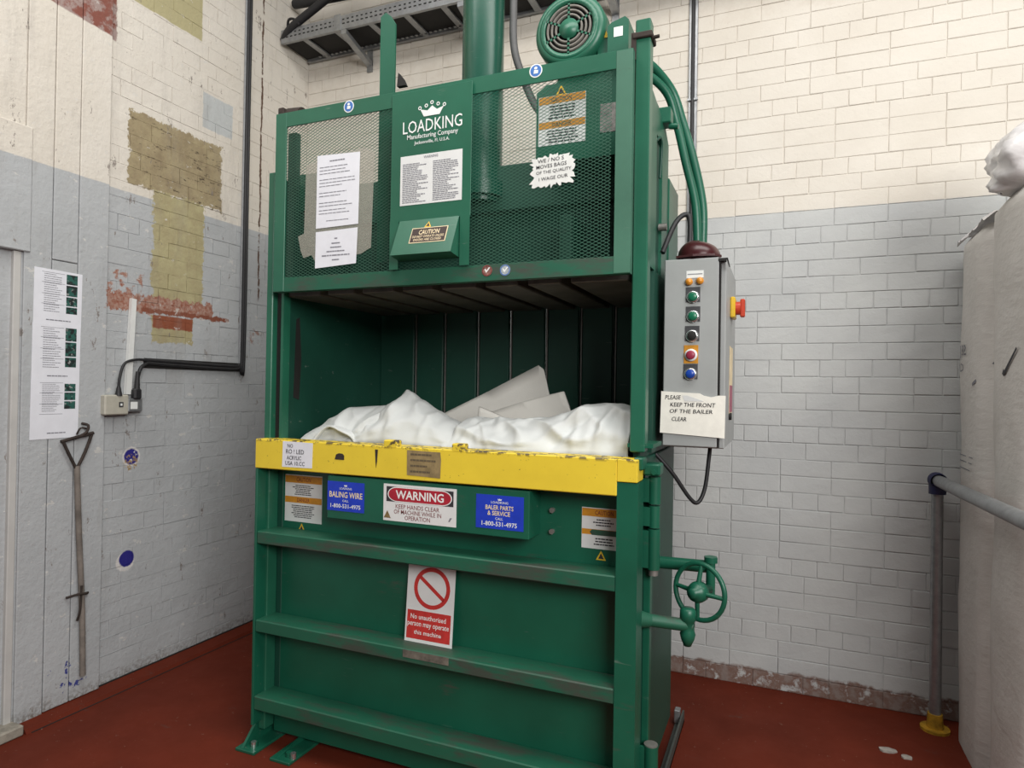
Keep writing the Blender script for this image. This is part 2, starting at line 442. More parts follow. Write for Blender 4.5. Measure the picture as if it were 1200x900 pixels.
def brick_rows(a_lo, a_hi, z_hi, seed):
    rnd = random.Random(seed); out = []
    k = 0; z = .001
    while z+CH < z_hi:
        header = (k % 4 == 3)
        L = BL/2 if header else BL
        a = a_lo-(0 if k % 2 else BL/2)-(BL/4 if header else 0)
        while a < a_hi:
            e = min(a+L, a_hi); s_ = max(a, a_lo)
            LL = L
            if not header and rnd.random() < .12 and e-a > BL*.9:      # odd header pair in a stretcher row
                out.append((a, a+BL/2, z)); a += BL/2; continue
            if e-s_ > .03: out.append((s_, e, z))
            a += LL
        z += CH; k += 1
    return out
def lay(wall, axis, plane, a_lo, a_hi, z_hi, mat, wanted, seed, proud):
    rows = brick_rows(a_lo, a_hi, z_hi, seed); rnd = random.Random(seed+1)
    cache = {}; rest = MB(); n = 0
    for (a, e, z) in rows:
        L = round(e-a-(.0045 if axis == 'y' else .002), 4); ac = (a+e)/2; zc = z+CH/2
        key = (L, rnd.randrange(5))
        if key not in cache:
            cache[key] = brick_mesh('brick', L, axis, hash(key) % 9999, proud, .0035 if axis == 'y' else .0016); cache[key].materials.append(mat)
        off = rnd.uniform(-.0007, .0007)
        loc = Vector((ac, plane+off, zc)) if axis == 'y' else Vector((plane-off, ac, zc))
        if wanted(ac, zc) and n < 300:
            o = bpy.data.objects.new('brick', cache[key]); COL.objects.link(o); o.location = loc; adopt(o, wall); n += 1
        else:
            me = cache[key]
            rest.add([tuple(Vector(v.co)+loc) for v in me.vertices], [tuple(p.vertices) for p in me.polygons])
    if rest.v:
        me_o = rest.build('brickwork', mat, wall, kind='stuff')
    print('bricks', n)
lay(wb, 'y', BY, LX+.001, 1.45, 4.3, W_BACK, lambda a, z: -.50 < a < .80 and z < 3.62, 11, .0022)
lay(wl_, 'x', LX, 2.15, BY, 4.2, W_LEFT, lambda a, z: a < 3.45, 23, .0009)

# boarded pier beside the door (proud of the left wall)
pier = B(LX-.006, LX+.012, 1.765, 2.150, 0, 4.3).build('trim_1', W_LEFT); tag(pier, 'boarded pier casing between door and brick wall', None, None, 'structure')
for y0, y1, z0 in ((1.772, 1.886, 0.02), (1.890, 2.002, 2.05), (1.890, 2.002, .03), (2.006, 2.148, .03)):
    z1 = 4.28 if z0 != .03 or y0 > 2.0 else 2.046
    B(LX+.012, LX+.024, y0, y1, z0, z1, bev=.003).build('board', W_LEFT, pier)
wo = B(LX-.006, LX+.02, -2.2, 1.765, 2.06, 4.3).build('trim_2', W_LEFT); tag(wo, 'plaster panel over the doorway', None, None, 'structure')
B(LX+.02, LX+.034, 1.50, 1.792, 2.06, 2.60, bev=.004).build('board', W_LEFT, wo)
d1 = B(LX-.10, LX-.06, .85, 1.74, .01, 2.05).build('door_1', DOORP); tag(d1, 'pale grey door in the recess at far left', None, None, 'structure')
MB().box(LX-.10, LX+.018, 1.735, 1.765, 0, 2.06, bev=.003).build('door_frame', DOORP, d1)
hd = B(LX-.062, LX-.045, 1.60, 1.72, .98, 1.07, bev=.004).build('lock_case', GALV, d1)
MB().cyl((LX-.05, 1.69, 1.03), (LX-.01, 1.69, 1.03), .012).tube([(LX-.01, 1.69, 1.03), (LX-.005, 1.62, 1.03), (LX-.006, 1.56, 1.028)], .010).build('handle', GALV, d1)
kerb = MB()
kerb.prism([(LX+.0, 0), (LX+.095, 0), (LX+.085, .018), (LX+.0, .03)], 1, 1.78, BY)
tag(kerb.build('baseboard_left', FLOOR), 'red painted kerb strip at the foot of the left wall', None, None, 'structure')
B(LX+.094, LX+.100, 1.80, BY-.01, -.002, .002).build('joint_line', BLACKM, bpy.data.objects['baseboard_left'])
B(LX+.001, LX+.008, 1.80, BY-.01, .026, .034).build('wall_gap', BLACKM, bpy.data.objects['baseboard_left'])
tag(B(-3.3, LX+.09, 1.2, 1.775, 0, .045, bev=.006).build('trim_3', plain('worn_step', (.33, .30, .25), .8, 0, .2)), 'worn pale doorstep', None, None, 'structure')

# ============================================================ THE BALER
bal = thing('waste_baler', (-1.21, 2.5, 0), 'tall green vertical waste baler with yellow door bar in the middle of the room', 'baler')
def part(mb, name, mat, label=None, kind=None): return mb.build(name, mat, bal, label, kind=kind)
# chamber
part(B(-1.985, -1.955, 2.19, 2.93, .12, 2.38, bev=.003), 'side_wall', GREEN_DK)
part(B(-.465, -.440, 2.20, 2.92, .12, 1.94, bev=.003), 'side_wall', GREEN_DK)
part(MB().box(-2.015, -1.982, 2.135, 2.19, .06, 2.40, bev=.003).box(-1.948, -1.935, 2.15, 2.19, 1.26, 1.90), 'front_post', GREEN_UP)
part(B(-1.982, -1.948, 2.165, 2.19, 1.2, 1.9), 'guide_slot', BLACKM)
part(MB().prism([(-1.954, 1.52), (-1.954, 1.80), (-1.954, 1.66)][:0] or [(2.24, 1.45), (2.275, 1.44), (2.285, 1.62), (2.27, 1.80), (2.25, 1.79)], 0, -1.956, -1.953), 'scrape_mark', BLACKM)
slots = [-1.745, -1.575, -1.389, -1.215, -1.032, -.864, -.703]
edges = [-1.955]+slots+[-.465]
for i in range(len(edges)-1):
    a = edges[i]+(.009 if i else 0); b = edges[i+1]-(.009 if i < 7 else 0)
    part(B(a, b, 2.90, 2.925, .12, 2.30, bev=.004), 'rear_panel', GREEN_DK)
for i, sx in enumerate(slots):
    part(B(sx-.02, sx+.02, 2.955, 2.965, .12, 2.30), 'slot_backing', BLACKM)
    part(B(sx+.0035, sx+.0085, 2.896, 2.93, .12, 2.30), 'slot_edge', STEEL)
# platen with wire grooves
part(B(-1.93, -.48, 2.17, 2.88, 1.935, 1.955), 'platen_plate', BLACKM)
pe = [-1.93]+slots+[-.48]
PLAT = plain('worn_platen_steel', (.10, .10, .085), .6, .1, .25, 9)
for i in range(8):
    part(B(pe[i]+(.018 if i else 0), pe[i+1]-(.018 if i < 7 else 0), 2.17, 2.88, 1.875, 1.94, bev=.004), 'platen_slat', PLAT)
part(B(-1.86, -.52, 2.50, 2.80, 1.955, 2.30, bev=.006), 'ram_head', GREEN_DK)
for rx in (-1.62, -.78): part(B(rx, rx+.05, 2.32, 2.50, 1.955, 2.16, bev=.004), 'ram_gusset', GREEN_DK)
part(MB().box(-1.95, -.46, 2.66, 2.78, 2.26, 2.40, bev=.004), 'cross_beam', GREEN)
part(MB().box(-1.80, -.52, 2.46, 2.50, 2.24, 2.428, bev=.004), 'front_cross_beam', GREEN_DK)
# right-hand side structure
part(MB().box(-.462, -.412, 2.135, 2.19, 1.30, 2.735, bev=.004), 'front_post', GREEN_UP)
part(MB().box(-.470, -.405, 2.125, 2.205, 2.668, 2.688, bev=.003).cyl((-.47, 2.15, 2.668), (-.385, 2.15, 2.674), .006, seg=8).box(-.475, -.458, 2.13, 2.2, 2.60, 2.69), 'chain_anchor', RUST)
ch = MB()
for i in range(20):
    z = 2.425+i*.0115
    ch.box(-.474, -.462, 2.14, 2.146+.006*(i % 2), z, z+.008); ch.cyl((-.475, 2.15, z+.004), (-.460, 2.15, z+.004), .0045, seg=6)
part(ch, 'lift_chain', RUST)
part(MB().prism([(2.20, 1.94), (2.38, 1.94), (2.38, 2.44), (2.50, 2.44), (2.50, 1.94), (2.64, 1.94), (2.64, 2.49), (2.56, 2.53), (2.30, 2.56), (2.20, 2.56)], 0, -.442, -.430), 'side_plate', GREEN)
part(MB().box(-.446, -.441, 2.38, 2.50, 1.94, 2.44).tube([(-.435, 2.39, 2.42), (-.425, 2.42, 2.44), (-.425, 2.45, 2.41), (-.43, 2.45, 2.30)], .006, 6), 'slot_cover', GREEN_DK)
part(MB().cyl((-.435, 2.47, 2.12), (-.405, 2.47, 2.12), .014, seg=6), 'bolt', STEEL)
part(MB().box(-.45, -.425, 2.64, 2.88, 1.3, 2.36, bev=.004), 'rear_post', GREEN)
part(MB().box(-.440, -.428, 2.205, 2.235, 1.30, 1.94).box(-.440, -.430, 2.36, 2.64, 1.28, 1.94), 'side_flange', GREEN_DK)
part(B(-.4645, -.460, 2.235, 2.36, 1.28, 1.94), 'guide_channel', RUST)
part(MB().box(-.47, -.385, 2.14, 2.30, 1.315, 1.328), 'bracket_shelf', GREEN)
part(MB().box(-.46, -.400, 2.49, 2.56, 2.525, 2.585, bev=.004).cyl((-.41, 2.52, 2.52), (-.375, 2.52, 2.515), .012, seg=8), 'hose_bracket', GREEN)
part(MB().box(-.452, -.428, 2.23, 2.88, .10, 1.27, bev=.004), 'lower_side_plate', GREEN_DK)  # darker chamber green stands in for the shade on this side
part(MB().box(-.43, -.405, 2.23, 2.27, .1, 1.20, bev=.003), 'lower_post', GREEN)
# base
part(MB().box(-1.985, -.45, 2.19, 2.24, .03, .14, bev=.004).box(-1.985, -.45, 2.86, 2.92, .03, .14, bev=.004), 'base_frame', GREEN)
part(B(-1.95, -.47, 2.24, 2.88, .10, .115), 'chamber_floor', GREEN_DK)
sk = MB().box(-.425, -.392, 2.30, 3.06, .0, .012).box(-.40, -.392, 2.30, 3.06, .0, .05)
part(sk, 'base_skid', plain('worn_grey_skid', (.09, .10, .09), .6, .3))
part(B(-.43, -.405, 3.0, 3.04, .012, .07, bev=.003), 'skid_lug', GALV)
for fx, gh in ((-2.02, .16), (-1.84, .03)):
    part(MB().box(fx-.035, fx+.065, 2.05, 2.25, .0, .012, bev=.002).prism([(2.06, .012), (2.25, .012), (2.25, gh), (2.20, gh)], 0, fx-.012, fx).cyl((fx+.03, 2.09, .012), (fx+.03, 2.09, .03), .014, seg=6), 'floor_anchor', GREEN)
part(MB().cyl((-1.99, 2.085, .012), (-1.99, 2.085, .034), .012, seg=6), 'bolt', CHROME)
part(MB().cyl((-1.785, 2.085, .012), (-1.785, 2.085, .034), .012, seg=6), 'bolt', CHROME)

# lower door
DY = 2.08
dr = part(B(-1.99, -.49, 2.192, 2.205, .10, 1.16), 'lower_door', GREEN, 'green ribbed lower door panel')
def dpart(mb, name, mat): return mb.build(name, mat, dr)
dpart(B(-2.005, -1.993, DY, 2.205, .10, 1.16, bev=.002), 'side_flange', GREEN)
dpart(MB().prism([(-.489, .05), (-.420, .05), (-.420, 1.205), (-.489, 1.205)], 1, DY, 2.17), 'hinge_stile', GREEN)
for z0, z1 in ((.848, .90), (.485, .535), (.165, .222)):
    dpart(MB().box(-1.993, -.489, DY+.002, 2.192, z0, z1, bev=.004), 'rib', GREEN_DIRTY)
dpart(MB().box(-1.640, -.792, DY+.002, 2.192, .985, 1.152, bev=.003), 'sign_housing', GREEN)
for bx_, bz in ((-.775, 1.075), (-.775, 1.0)): dpart(MB().cyl((bx_+.03, 2.192, bz), (bx_+.03, 2.180, bz), .010, seg=6), 'bolt', STEEL)
yb = part(MB().box(-2.005, -.489, DY-.003, 2.17, 1.160, 1.280, bev=.003).box(-.489, -.422, DY-.003, 2.17, 1.207, 1.280, bev=.002), 'door_bar', YELLOW, 'chipped yellow top bar of the lower door')
for x0, x1 in ((-1.381, -1.320), (-1.092, -1.040)):
    MB().box(x0, x1, DY-.004, DY+.03, 1.272, 1.303, bev=.004).build('stop_tab', YELLOW, yb)
pl_ = front(DY-.003)
mm = flat(MB(), pl_, [(-1.603, 1.217), (-1.559, 1.217), (-1.559, 1.234), (-1.567, 1.241), (-1.583, 1.242), (-1.597, 1.237)], .0002, .001)
mm.build('rust_hole', RUST, yb)
flat(MB(), pl_, [(-1.418, 1.265), (-1.405, 1.265), (-1.408, 1.22), (-1.412, 1.195), (-1.415, 1.22)], .0002, .001).build('rust_streak', RUST, yb)
# hinges
for z0, z1, rr in ((1.125, 1.215, .021), (1.045, 1.118, .019), (.905, 1.04, .021), (.215, .318, .024)):
    part(MB().cyl((-.390, 2.205, z0), (-.390, 2.205, z1), rr, seg=18).box(-.43, -.392, 2.19, 2.20, z0+.005, z1-.005), 'hinge_knuckle', GREEN)
part(MB().cyl((-.390, 2.205, .19), (-.390, 2.205, .322), .016, seg=14).cyl((-.390, 2.205, .318), (-.390, 2.205, .3215), .023, seg=16), 'hinge_pin', STEEL)
part(MB().cyl((-.390, 2.205, .885), (-.390, 2.205, .906), .016, seg=14), 'hinge_pin', STEEL)
part(MB().box(-.421, -.365, 2.16, 2.23, 1.222, 1.262, bev=.006).box(-.44, -.41, 2.10, 2.17, 1.245, 1.285, bev=.004).cyl((-.385, 2.155, 1.235), (-.385, 2.165, 1.235), .009, seg=8), 'latch_block', GREEN)
# latch arm and handwheel
part(MB().cyl((-.425, 2.20, .735), (-.272, 2.27, .712), .021, seg=16).cyl((-.435, 2.19, .737), (-.40, 2.21, .73), .030, .022, seg=16), 'latch_arm', GREEN_DIRTY)
part(MB().lathe((-.283, 2.265, .655), (0, 0, 1), [(0, -.01), (.012, -.01), (.022, .012), (.026, .03), (.022, .042), (.022, .074), (.027, .078), (.026, .11), (.018, .118), (0, .118)], 18), 'latch_nut', GREEN)
part(MB().cyl((-.425, 2.42, .875), (-.215, 2.40, .885), .022, seg=14).cyl((-.222, 2.38, .79), (-.222, 2.38, .915), .016, seg=12).cyl((-.222, 2.38, .905), (-.222, 2.38, .925), .024, seg=6), 'screw_arm', GREEN)
hw = thing('handwheel', (-.25, 2.3, .82), None, None); hw.parent = bal; hw.matrix_parent_inverse = Matrix.Translation(-WL[bal.name])
hc = Vector((-.250, 2.30, .822)); hn = Vector((-.42, -.90, .05)).normalized()
MB().torus(hc, hn, .094, .0085).build('rim', GREEN, hw)
ha = hn.cross(Vector((0, 0, 1))).normalized(); hb = ha.cross(hn).normalized()
for k in range(4):
    t = k*PI/2+.04; e = ha*math.cos(t)+hb*math.sin(t)
    MB().cyl(hc+hn*.012+e*.02, hc+e*.092, .0085, .007, seg=10).build('spoke', GREEN, hw)
MB().lathe(hc, hn, [(0, -.06), (.016, -.06), (.018, -.01), (.034, -.008), (.036, .012), (.030, .032), (.018, .038), (.016, .05), (0, .05)], 22).build('hub', GREEN, hw)

# upper mesh gate
GY = 2.10
gx0, gx1, gz0, gz1 = -1.948, -.461, 1.886, 2.625
gt = thing('mesh_gate', (-1.2, GY, gz0), None, None); gt.parent = bal; gt.matrix_parent_inverse = Matrix.Translation(-WL[bal.name])
for a in ((gx0, gx1, 2.565, gz1), (gx0, gx1, gz0, 1.944)):
    MB().box(a[0], a[1], GY, GY+.006, a[2], a[3], bev=.001).box(a[0], a[1], GY+.006, GY+.03, a[3]-.006 if a[2] > 2.2 else a[2], a[3] if a[2] > 2.2 else a[2]+.006).build('frame_rail', GREEN_UP if a[2] > 2.2 else GREEN_DIRTY, gt)
for x0, x1 in ((gx0, -1.893), (-.516, gx1)):
    MB().box(x0, x1, GY-.0015, GY+.006, gz0+.002, gz1-.002, bev=.001).box(x1-.006 if x0 > -1 else x0, x1 if x0 > -1 else x0+.006, GY+.006, GY+.03, gz0, gz1).build('frame_stile', GREEN_SC if x0 > -1 else GREEN_UP, gt)
# expanded metal: zigzag strands
em = MB(); sx, sz, th = .0240, .0120, .0008
x0, x1, z0, z1 = -1.90, -.51, 1.94, 2.57
nr = int((z1-z0)/sz); nc = int((x1-x0)/sx)
for i in range(nr+1):
    z = z0+i*sz
    for dirn in (1, -1):
        vs = []
        for k in range(2*nc+1):
            x = x0+k*sx/2; zz = z+(dirn*sz/2 if k % 2 else 0)*1.0
            vs += [(x, GY+.010, zz-th), (x, GY+.010, zz+th), (x, GY+.014, zz+th)]
        em.add(vs, [q for k in range(2*nc) for q in ((3*k, 3*k+3, 3*k+4, 3*k+1), (3*k+1, 3*k+4, 3*k+5, 3*k+2))])
eo = em.build('expanded_mesh', GREEN_SC, gt, kind='stuff')
# guide bar behind gate, rear verticals
part(MB().box(-1.508, -1.438, 2.195, 2.203, 2.0, 2.95).box(-1.508, -1.500, 2.203, 2.24, 2.0, 2.97).prism([(-1.508, 2.95), (-1.438, 2.95), (-1.46, 2.985), (-1.485, 3.005), (-1.508, 2.99)], 1, 2.195, 2.203), 'guide_bar', GREEN)
part(MB().prism([(-1.43, 2.70), (-1.39, 2.70), (-1.405, 2.73), (-1.425, 2.755)], 1, 2.2, 2.22), 'guide_lug', BLACKM)
part(MB().box(-1.945, -1.905, 2.17, 2.20, 1.95, 2.57), 'inner_stile', GREEN_DK)
part(MB().box(-1.955, -1.86, 2.25, 2.30, 2.26, 2.42), 'corner_block', GREEN)
part(MB().box(-1.965, -1.935, 2.125, 2.15, 2.615, 2.665, bev=.004).cyl((-1.94, 2.17, 2.64), (-1.87, 2.17, 2.635), .035, seg=16), 'chain_wheel', RUST)
# name plate and chute
np_ = part(MB().box(-1.378, -1.040, GY-.010, GY-.006, 2.122, 2.61, bev=.001), 'name_plate', GREEN_UP)
cq = front(GY-.010)
lt = MB()
write(lt, cq, 'LOADKING', -1.327, -1.078, 2.452, 2.498, bold=.002)
write(lt, cq, 'Manufacturing Company', -1.308, -1.094, 2.424, 2.447, bold=.006)
write(lt, cq, 'Jacksonville, Fl. U.S.A.', -1.277, -1.129, 2.404, 2.420, bold=.006)
flat(lt, cq, [(-1.238, 2.508), (-1.172, 2.508), (-1.155, 2.536), (-1.183, 2.528), (-1.203, 2.544), (-1.223, 2.528), (-1.253, 2.536)], .0005, .0015)
for a, b in ((-1.255, 2.541), (-1.228, 2.547), (-1.204, 2.556), (-1.178, 2.547), (-1.152, 2.541)): ring(lt, cq, a, b, .0038, .0072, .0016, 14)
lt.build('lettering', WLET, np_)
part(flat(MB(), cq, rect(-1.335, -1.075, 2.183, 2.368), .0003, .0012), 'instruction_sticker', PAPERW)
ip = bpy.data.objects['instruction_sticker']
t_ = MB(); write(t_, cq, 'WARNING', -1.235, -1.175, 2.352, 2.362, .002, .01)
small_print(t_, cq, -1.325, -1.215, 2.19, 2.340, 22, .002, seed=3); small_print(t_, cq, -1.195, -1.085, 2.19, 2.340, 22, .002, seed=4)
t_.build('small_print', INKG, ip, kind='stuff')
# chute hood
hd = part(MB().add([(-1.335, 2.092, 2.13), (-1.085, 2.092, 2.13), (-1.085, 2.028, 1.985), (-1.335, 2.028, 1.985), (-1.335, 2.10, 2.13), (-1.085, 2.10, 2.13), (-1.085, 2.10, 1.975), (-1.335, 2.10, 1.975)],
     [(0, 1, 2, 3), (0, 3, 7, 4), (1, 5, 6, 2), (3, 2, 6, 7)]).box(-1.378, -1.34, GY-.012, GY-.008, 1.945, 2.13).box(-1.08, -1.042, GY-.012, GY-.008, 1.945, 2.13), 'hood', GREEN_UP)
hv = Vector((0, -.064, -.145)).normalized()
hp = Plane((0, 2.092, 2.13), (1, 0, 0), -hv, Vector((0, -.145, .064)).normalized())
cs = part(flat(MB(), hp, rect(-1.268, -1.118, -.112, -.045), .0005, .0015), 'caution_sticker', CREAML)
flat(MB(), hp, rect(-1.265, -1.121, -.109, -.048), .0016, .0020).build('field', BROWNS, cs)
t_ = MB(); write(t_, hp, 'CAUTION', -1.235, -1.150, -.076, -.056, .0024, .012)
write(t_, hp, 'DO NOT OPERATE UNLESS', -1.258, -1.128, -.090, -.080, .0024, .008); write(t_, hp, 'DOORS ARE CLOSED', -1.25, -1.136, -.104, -.094, .0024, .008)
t_.build('lettering', CREAML, cs)
def warn_tri(pl, a, b, s, parent=None):
    o = flat(MB(), pl, [(a-s, b-s*.8), (a+s, b-s*.8), (a, b+s)], .0004, .0014).build('warning_triangle', YELP, parent or bal)
    flat(MB(), pl, [(a-s*.55, b-s*.55), (a+s*.55, b-s*.55), (a, b+s*.55)], .0014, .0018).build('pictogram', INK, o)
    return o
warn_tri(hp, -1.205, -.032, .014)
# round stickers on the gate frame
gp = front(GY-.0005)
for a, b, c1, c2 in ((-1.584, 2.602, BLUEL, WLET), (-.800, 2.607, BLUEL, WLET)):
    o = flat(MB(), gp, ell(a, b, .024, .024), .0003, .001).build('round_sticker', c2, bal)
    flat(MB(), gp, ell(a, b, .020, .020), .001, .0015).build('disc', c1, o)
    m_ = MB(); flat(m_, gp, ell(a, b+.009, .006, .005, 12), .0015, .002); flat(m_, gp, [(a-.008, b-.010), (a+.008, b-.010), (a+.009, b+.001), (a-.006, b+.003)], .0015, .002)
    m_.build('pictogram', WLET, o)
for a, b, c1, c2 in ((-.974, 1.922, plain('faded_red_sticker', (.35, .16, .13), .6, 0, .4, 120), INKR), (-.904, 1.920, plain('faded_blue_sticker', (.45, .50, .53), .6, 0, .3, 90), BLUEL)):
    o = flat(MB(), gp, ell(a, b, .020, .020), .0003, .001).build('round_sticker', c1, bal)
    ring(MB(), gp, a, b, .016, .019, .0015).build('border', c2, o)
    flat(MB(), gp, [(a-.010, b+.004), (a-.003, b-.008), (a+.012, b+.010), (a+.008, b+.012), (a-.002, b), (a-.007, b+.007)], .001, .0015).build('pictogram', WLET, o)
# cylinder, power unit, motor
part(MB().cyl((-1.185, 2.48, 2.28), (-1.185, 2.48, 3.7), .088, seg=40).cyl((-1.185, 2.48, 2.30), (-1.185, 2.48, 2.36), .11, seg=32), 'hydraulic_cylinder', green_paint('green_gloss_cylinder', (.012, .08, .052), .8, .25))
pu = part(MB().prism([(-.875, 2.36), (-.48, 2.36), (-.48, 2.675), (-.78, 2.675), (-.80, 2.655), (-.835, 2.655), (-.875, 2.63)], 1, 2.31, 2.75), 'power_unit', GREEN)
pp = front(2.31)
o = part(flat(MB(), pp, rect(-.866, -.680, 2.424, 2.610), .0004, .0012), 'caution_label', PAPERW)
m_ = flat(MB(), pp, rect(-.864, -.682, 2.580, 2.609), .0013, .0017); flat(m_, pp, rect(-.864, -.682, 2.487, 2.513), .0013, .0017); m_.build('amber_band', ORANGE, o)
m_ = write(MB(), pp, 'CAUTION', -.815, -.735, 2.586, 2.603, .002, .01); write(m_, pp, 'DANGER', -.81, -.735, 2.492, 2.508, .002, .01)
small_print(m_, pp, -.845, -.70, 2.52, 2.575, 5, .002, True, seed=8); small_print(m_, pp, -.845, -.70, 2.43, 2.482, 5, .002, True, seed=9)
m_.build('small_print', INK, o, kind='stuff')
warn_tri(pp, -.777, 2.625, .022)
part(flat(MB(), pp, rect(-.625, -.535, 2.445, 2.55), .0004, .0012), 'data_label', plain('grey_label', (.30, .29, .27), .6, 0, .3, 60))
mc = Vector((-.733, 2.25, 2.822))
mo = part(MB().lathe(mc, (0, 1, 0), [(.098, .004), (.112, 0), (.126, .006), (.134, .022), (.136, .09), (.128, .095), (.122, .10), (.122, .36), (.09, .38), (0, .38)], 44), 'motor', GREEN_UP)
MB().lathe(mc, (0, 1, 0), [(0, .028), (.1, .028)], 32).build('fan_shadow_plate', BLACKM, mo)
mp = Plane((mc.x, mc.y, mc.z), (1, 0, 0), (0, 0, 1), (0, -1, 0))
for r0, r1 in ((0, .036), (.046, .053), (.062, .069), (.078, .085), (.092, .112)):
    if r0 == 0: MB().lathe(mc, (0, 1, 0), [(0, -.002), (r1, 0), (r1, .01)], 28).build('fan_grille_cap', GREEN_UP, mo)
    else: MB().lathe(mc, (0, 1, 0), [(r1, .010), (r1, 0), (r0, 0), (r0, .010)], 36).build('fan_grille_ring', GREEN_UP if r0 > .09 else plain('grille_grey', (.16, .15, .13), .6), mo)
m_ = MB()
for t in (PI/2, 3*PI/2, PI*.14, PI*1.14, PI*.86, PI*1.86):
    e = Vector((math.cos(t), 0, math.sin(t))); q = Vector((-e.z, 0, e.x))*.004
    m_.add([mc+e*.03+q, mc+e*.03-q, mc+e*.095-q, mc+e*.095+q, mc+e*.03+q+Vector((0,.008,0)), mc+e*.03-q+Vector((0,.008,0)), mc+e*.095-q+Vector((0,.008,0)), mc+e*.095+q+Vector((0,.008,0))], [(0,1,2,3),(0,3,7,4),(1,5,6,2)])
m_.build('fan_grille_bars', GREEN_UP, mo)
MB().box(-.80, -.665, 2.29, 2.55, 2.675, 2.71, bev=.004).build('motor_foot', GREEN, mo)
tb = MB().prism([(-.588, 2.70), (-.512, 2.70), (-.512, 2.812), (-.526, 2.826), (-.575, 2.812), (-.588, 2.80)], 1, 2.255, 2.36).box(-.63, -.585, 2.28, 2.34, 2.72, 2.79).build('terminal_box', GREEN, mo)
flat(MB(), front(2.255), rect(-.565, -.533, 2.758, 2.792), .0004, .0012).build('label_plate', WLET, mo)
flat(MB(), front(2.279), [(-.606, 2.775), (-.592, 2.775), (-.599, 2.80)], .0004, .0012).build('warning_triangle', YELP, mo)
# hoses
for pts, rr in (([(-.62, 2.50, 2.80), (-.52, 2.55, 2.81), (-.43, 2.66, 2.73), (-.385, 2.70, 2.60), (-.335, 2.70, 2.42), (-.302, 2.70, 2.25), (-.300, 2.70, 2.10)], .0175),
                ([(-.62, 2.48, 2.75), (-.53, 2.53, 2.76), (-.44, 2.62, 2.70), (-.402, 2.66, 2.58), (-.365, 2.66, 2.42), (-.325, 2.66, 2.25), (-.315, 2.66, 2.08)], .0165),
                ([(-.62, 2.52, 2.78), (-.52, 2.60, 2.79), (-.42, 2.72, 2.70), (-.375, 2.76, 2.56), (-.335, 2.76, 2.40), (-.315, 2.74, 2.25), (-.312, 2.72, 2.08)], .013)):
    part(MB().tube(pts, rr, 12), 'hydraulic_hose', GREEN)
part(MB().tube([(-1.068, 2.52, 3.6), (-1.066, 2.52, 3.15), (-1.062, 2.52, 2.96), (-1.03, 2.52, 2.84), (-.97, 2.52, 2.70), (-.90, 2.5, 2.60)], .016, 12), 'grey_hose', plain('grey_hose_rubber', (.10, .10, .10), .6))
part(MB().tube([(-.425, 2.5, 2.03), (-.39, 2.56, 2.15), (-.355, 2.58, 2.19), (-.335, 2.58, 2.16), (-.335, 2.56, 2.0)], .010, 10), 'black_cable', DARK)

# control box
cb = part(MB().box(-.400, -.186, 2.43, 2.93, 1.300, 1.985, bev=.004), 'control_box', GREYP, 'grey steel control box with coloured buttons')
MB().box(-.400, -.210, 2.405, 2.428, 1.305, 1.982, bev=.003).build('door', GREYP, cb)
MB().box(-.207, -.203, 2.410, 2.432, 1.305, 1.975).build('door_gap', BLACKM, cb)
MB().box(-.212, -.186, 2.404, 2.43, 1.968, 1.978).prism([(-.186, 1.978), (-.180, 1.978), (-.172, 1.945), (-.176, 1.945)], 1, 2.404, 2.41).build('stay', BLACKM, cb)
cf = front(2.405)
o = flat(MB(), cf, rect(-.322, -.262, 1.912, 1.938), .0004, .0014).build('name_label', WLET, cb)
flat(MB(), cf, rect(-.318, -.266, 1.924, 1.927), .0015, .002).build('name_label_print', INKG, cb)
for a, b in ((-.312, 1.898), (-.274, 1.900)): MB().lathe((a, 2.405, b), (0, -1, 0), [(.013, 0), (.013, .008), (.010, .014), (0, .016)], 18).build('amber_lamp', AMBER, cb)
for a, b, bm_, back in ((-.298, 1.843, BUTG, 'd'), (-.297, 1.773, BUTG, 'd'), (-.299, 1.703, BLACKM, 'd'), (-.302, 1.634, BUTR, 'y'), (-.303, 1.566, BUTB, 'd')):
    flat(MB(), cf, rect(a-.025, a+.025, b-(.018 if back == 'd' else .030), b+.036), .0004, .002).build('legend_plate', plain('dark_legend', (.06, .06, .065), .5) if back == 'd' else ORANGE, cb)
    MB().lathe((a, 2.405, b), (0, -1, 0), [(.0225, 0), (.0225, .007), (.018, .011), (.016, .011)], 24).build('button_bezel', CHROME if back == 'd' else WLET, cb)
    MB().lathe((a, 2.405, b), (0, -1, 0), [(.016, .006), (.016, .016), (.012, .019), (0, .019)], 20).build('push_button', bm_, cb)
xs_ = Plane((-.186, 0, 0), (0, 1, 0), (0, 0, 1), (1, 0, 0))
MB().box(-.186, -.168, 2.62, 2.72, 1.79, 1.87, bev=.004).build('isolator_base', YELP, cb)
MB().cyl((-.168, 2.67, 1.83), (-.150, 2.67, 1.83), .026, seg=20).box(-.152, -.134, 2.655, 2.685, 1.795, 1.865, bev=.004).build('isolator_handle', REDP, cb)
o = flat(MB(), xs_, rect(2.62, 2.78, 1.42, 1.68), .0005, .0015).build('side_label', CREAML, cb)
flat(MB(), xs_, rect(2.625, 2.775, 1.425, 1.53), .0016, .002).build('side_label_red_field', plain('faded_magenta', (.42, .12, .18), .6), cb)
MB().cyl((-.186, 2.63, 1.44-.03), (-.176, 2.63, 1.41), .014, seg=14).build('lock', BLACKM, cb)
part(MB().tube([(-.245, 2.55, 1.305), (-.25, 2.55, 1.25), (-.262, 2.54, 1.14), (-.285, 2.52, 1.088), (-.315, 2.50, 1.11), (-.37, 2.46, 1.20), (-.43, 2.44, 1.27)], .0075, 8), 'power_cable', DARK)

